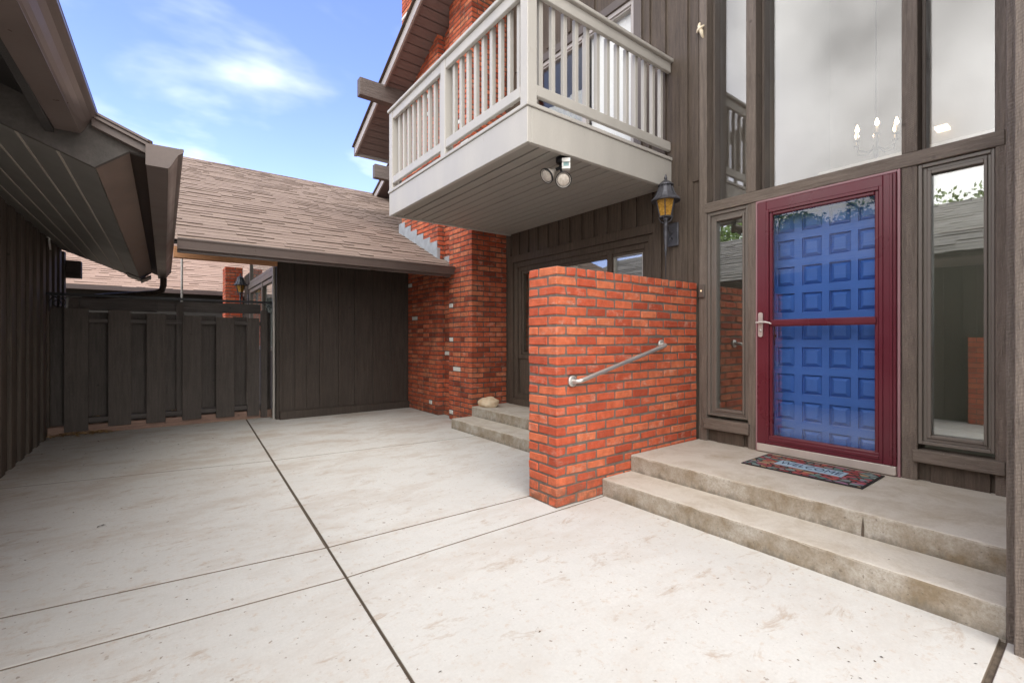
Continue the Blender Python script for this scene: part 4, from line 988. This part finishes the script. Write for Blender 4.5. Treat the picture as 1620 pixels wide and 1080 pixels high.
# ------------------------------------------------------------------ foyer contents
cd = thing('chandelier', (6.3, 1.63, 3.3), 'lit candle chandelier hanging inside, seen through the wide upper window', 'chandelier')
c0 = Vector((6.3, 1.66, 3.41)); m = MB()
m.lathe(c0, [(.004, -.2), (.02, -.18), (.03, -.12), (.015, -.05), (.03, .0), (.02, .08), (.008, .2), (.005, 3.3)], 12)
for k in range(6):
    a = 2 * math.pi * k / 6 + .3; e = c0 + Vector((.195 * math.cos(a), .195 * math.sin(a), 0))
    m.tube([c0 + Vector((0, 0, -.06)), c0 + Vector((.09 * math.cos(a), .09 * math.sin(a), -.13)), c0 + Vector((.18 * math.cos(a), .18 * math.sin(a), -.10)), e + Vector((0, 0, .0))], .007, 6)
    m.lathe(e, [(.03, 0), (.03, .008), (.01, .012)], 10)
m.build('frame', 'iron', cd)
for k in range(6):
    a = 2 * math.pi * k / 6 + .3; e = c0 + Vector((.195 * math.cos(a), .195 * math.sin(a), .012))
    q = MB(); q.lathe(e, [(.010, 0), (.010, .08)], 8); q.build('candle', 'cream', cd)
    q = MB(); q.lathe(e + Vector((0, 0, .08)), [(.008, 0), (.018, .018), (.02, .032), (.012, .058), (.002, .085)], 10); q.build('bulb', 'bulb', cd)
bn = thing('stair_banister', (7.2, 1.3, 2.4), 'white stair banister inside, behind the wide upper window', 'banister')
B(7.2, 7.26, .3, 2.55, 3.42, 3.50, c=.004).build('handrail', 'white', bn); B(7.18, 7.28, .3, 2.55, 2.45, 2.75, c=.004).build('base', 'white', bn)
for k in range(8): B(7.21, 7.25, .4 + k * .28, .47 + k * .28, 2.75, 3.42, c=.004).build('baluster', 'white', bn)
rl = MB(); rl.box(7.60, 7.78, 1.30, 1.42, 3.80, 3.83); tag(rl.build('wall_light', emis('lit_panel', (1, .8, .55), 1.3)), 'small lit lamp inside, behind the right upper window', 'lamp')

# ------------------------------------------------------------------ trees behind the garage (seen in the glass)
def tree(x, y, h, label):
    t = thing('tree', (x, y, 0), label, 'tree', 'trees behind the garage')
    m = MB(); m.tube([(x, y, -.05), (x + .1, y, h * .3), (x - .05, y + .1, h * .6), (x, y, h * .85)], [.2, .16, .1, .03], 10)
    for k in range(9):
        a = random.uniform(0, 6.28); z = h * random.uniform(.3, .7); r = random.uniform(.8, 1.6)
        m.tube([(x, y, z), (x + r * .5 * math.cos(a), y + r * .5 * math.sin(a), z + .4), (x + r * math.cos(a), y + r * math.sin(a), z + .9)], [.07, .05, .015], 6)
    m.build('trunk', 'bark', t)
    c = MB()
    cl = [(Vector((random.gauss(0, 1.0), random.gauss(0, 1.0), random.uniform(-1.5, 1.5))), random.uniform(.35, .75)) for _ in range(26)]
    for p, r in cl:
        for _ in range(210):
            q = Vector((random.gauss(0, 1), random.gauss(0, 1), random.gauss(0, .8))); q = q.normalized() * r * random.uniform(.4, 1)
            ctr = Vector((x, y, h * .68)) + p + q; u = Vector((random.gauss(0, 1), random.gauss(0, 1), random.gauss(0, 1))).normalized(); v = u.orthogonal().normalized(); s = random.uniform(.05, .1)
            c.quad(ctr + u * s, ctr + v * s * .5, ctr - u * s, ctr - v * s * .5)
    c.build('crown', 'leaf', t, fix=False)
tree(-11.5, 5.0, 6.6, 'leafy green tree behind the garage, reflected in the right half of the storm door glass')
tree(-12.5, 7.6, 6.9, 'leafy green tree behind the garage, reflected in the left half of the storm door glass')
tree(-12.0, 2.6, 6.2, 'leafy green tree behind the garage, reflected in the right sidelight')
tree(-13.0, 11.5, 8.6, 'leafy green tree behind the garage, reflected in the dark window under the balcony')

# ------------------------------------------------------------------ litter
def scatter(name, mat, spots, label, cat):
    m = MB()
    for (x, y, z, s) in spots:
        a = random.uniform(0, 6.28); u = Vector((math.cos(a), math.sin(a), random.uniform(-.3, .3))) * s; v = Vector((-math.sin(a), math.cos(a), random.uniform(-.4, .4))) * s * random.uniform(.3, .6)
        c = Vector((x, y, z + s * .35)); m.add([c + u, c + v * .9 + Vector((0, 0, s * .2)), c - u * .8, c - v], [(0, 1, 2), (0, 2, 3)])
    tag(m.build(name, mat, fix=False), label, cat, kind='stuff')
sp = [(random.uniform(-1.1, -.6) + random.gauss(0, .08), 7.90 + random.gauss(0, .035), random.uniform(0, .03), random.uniform(.018, .042)) for _ in range(150)]
sp += [(random.uniform(-1.1, 1.2), 7.98 + random.gauss(0, .02), .0, random.uniform(.008, .018)) for _ in range(50)]
sp += [(-.75 + random.gauss(0, .03), 8.04, .205, .02) for _ in range(12)] + [(.06 + random.gauss(0, .03), 8.04, .205, .018) for _ in range(8)]
sp += [(1.36 + random.gauss(0, .03), 7.9 + random.gauss(0, .04), 0, .018) for _ in range(20)]
scatter('dry_leaves', 'leaf_dry', sp, 'dry tan leaves gathered at the foot of the fence', 'leaves')
sp = [(random.uniform(-1.1, 3.0), random.uniform(.3, 7.7), 0, random.choice((.003, .004, .005, .007))) for _ in range(230)]
sp += [(2.0 + random.gauss(0, .3), .55 + random.gauss(0, .25), 0, random.uniform(.004, .008)) for _ in range(25)]
sp += [(-.4 + random.gauss(0, .4), 6.8 + random.gauss(0, .5), 0, random.uniform(.006, .018)) for _ in range(28)]
sp += [(-.32, 4.0, 0, .02), (-.34, 3.99, 0, .018), (3.4, 1.2, .263, .005), (3.2, .6, .263, .006), (2.85, .7, .131, .006)]
sp = [s for s in sp if not (2.2 < s[0] < 4.2 and s[2] == 0 and (s[1] < 2.8 and s[0] > 2.7 or 2.4 < s[1] < 2.8))]
scatter('debris', 'debris', sp, 'small dark specks and leaf bits on the concrete driveway', 'debris')
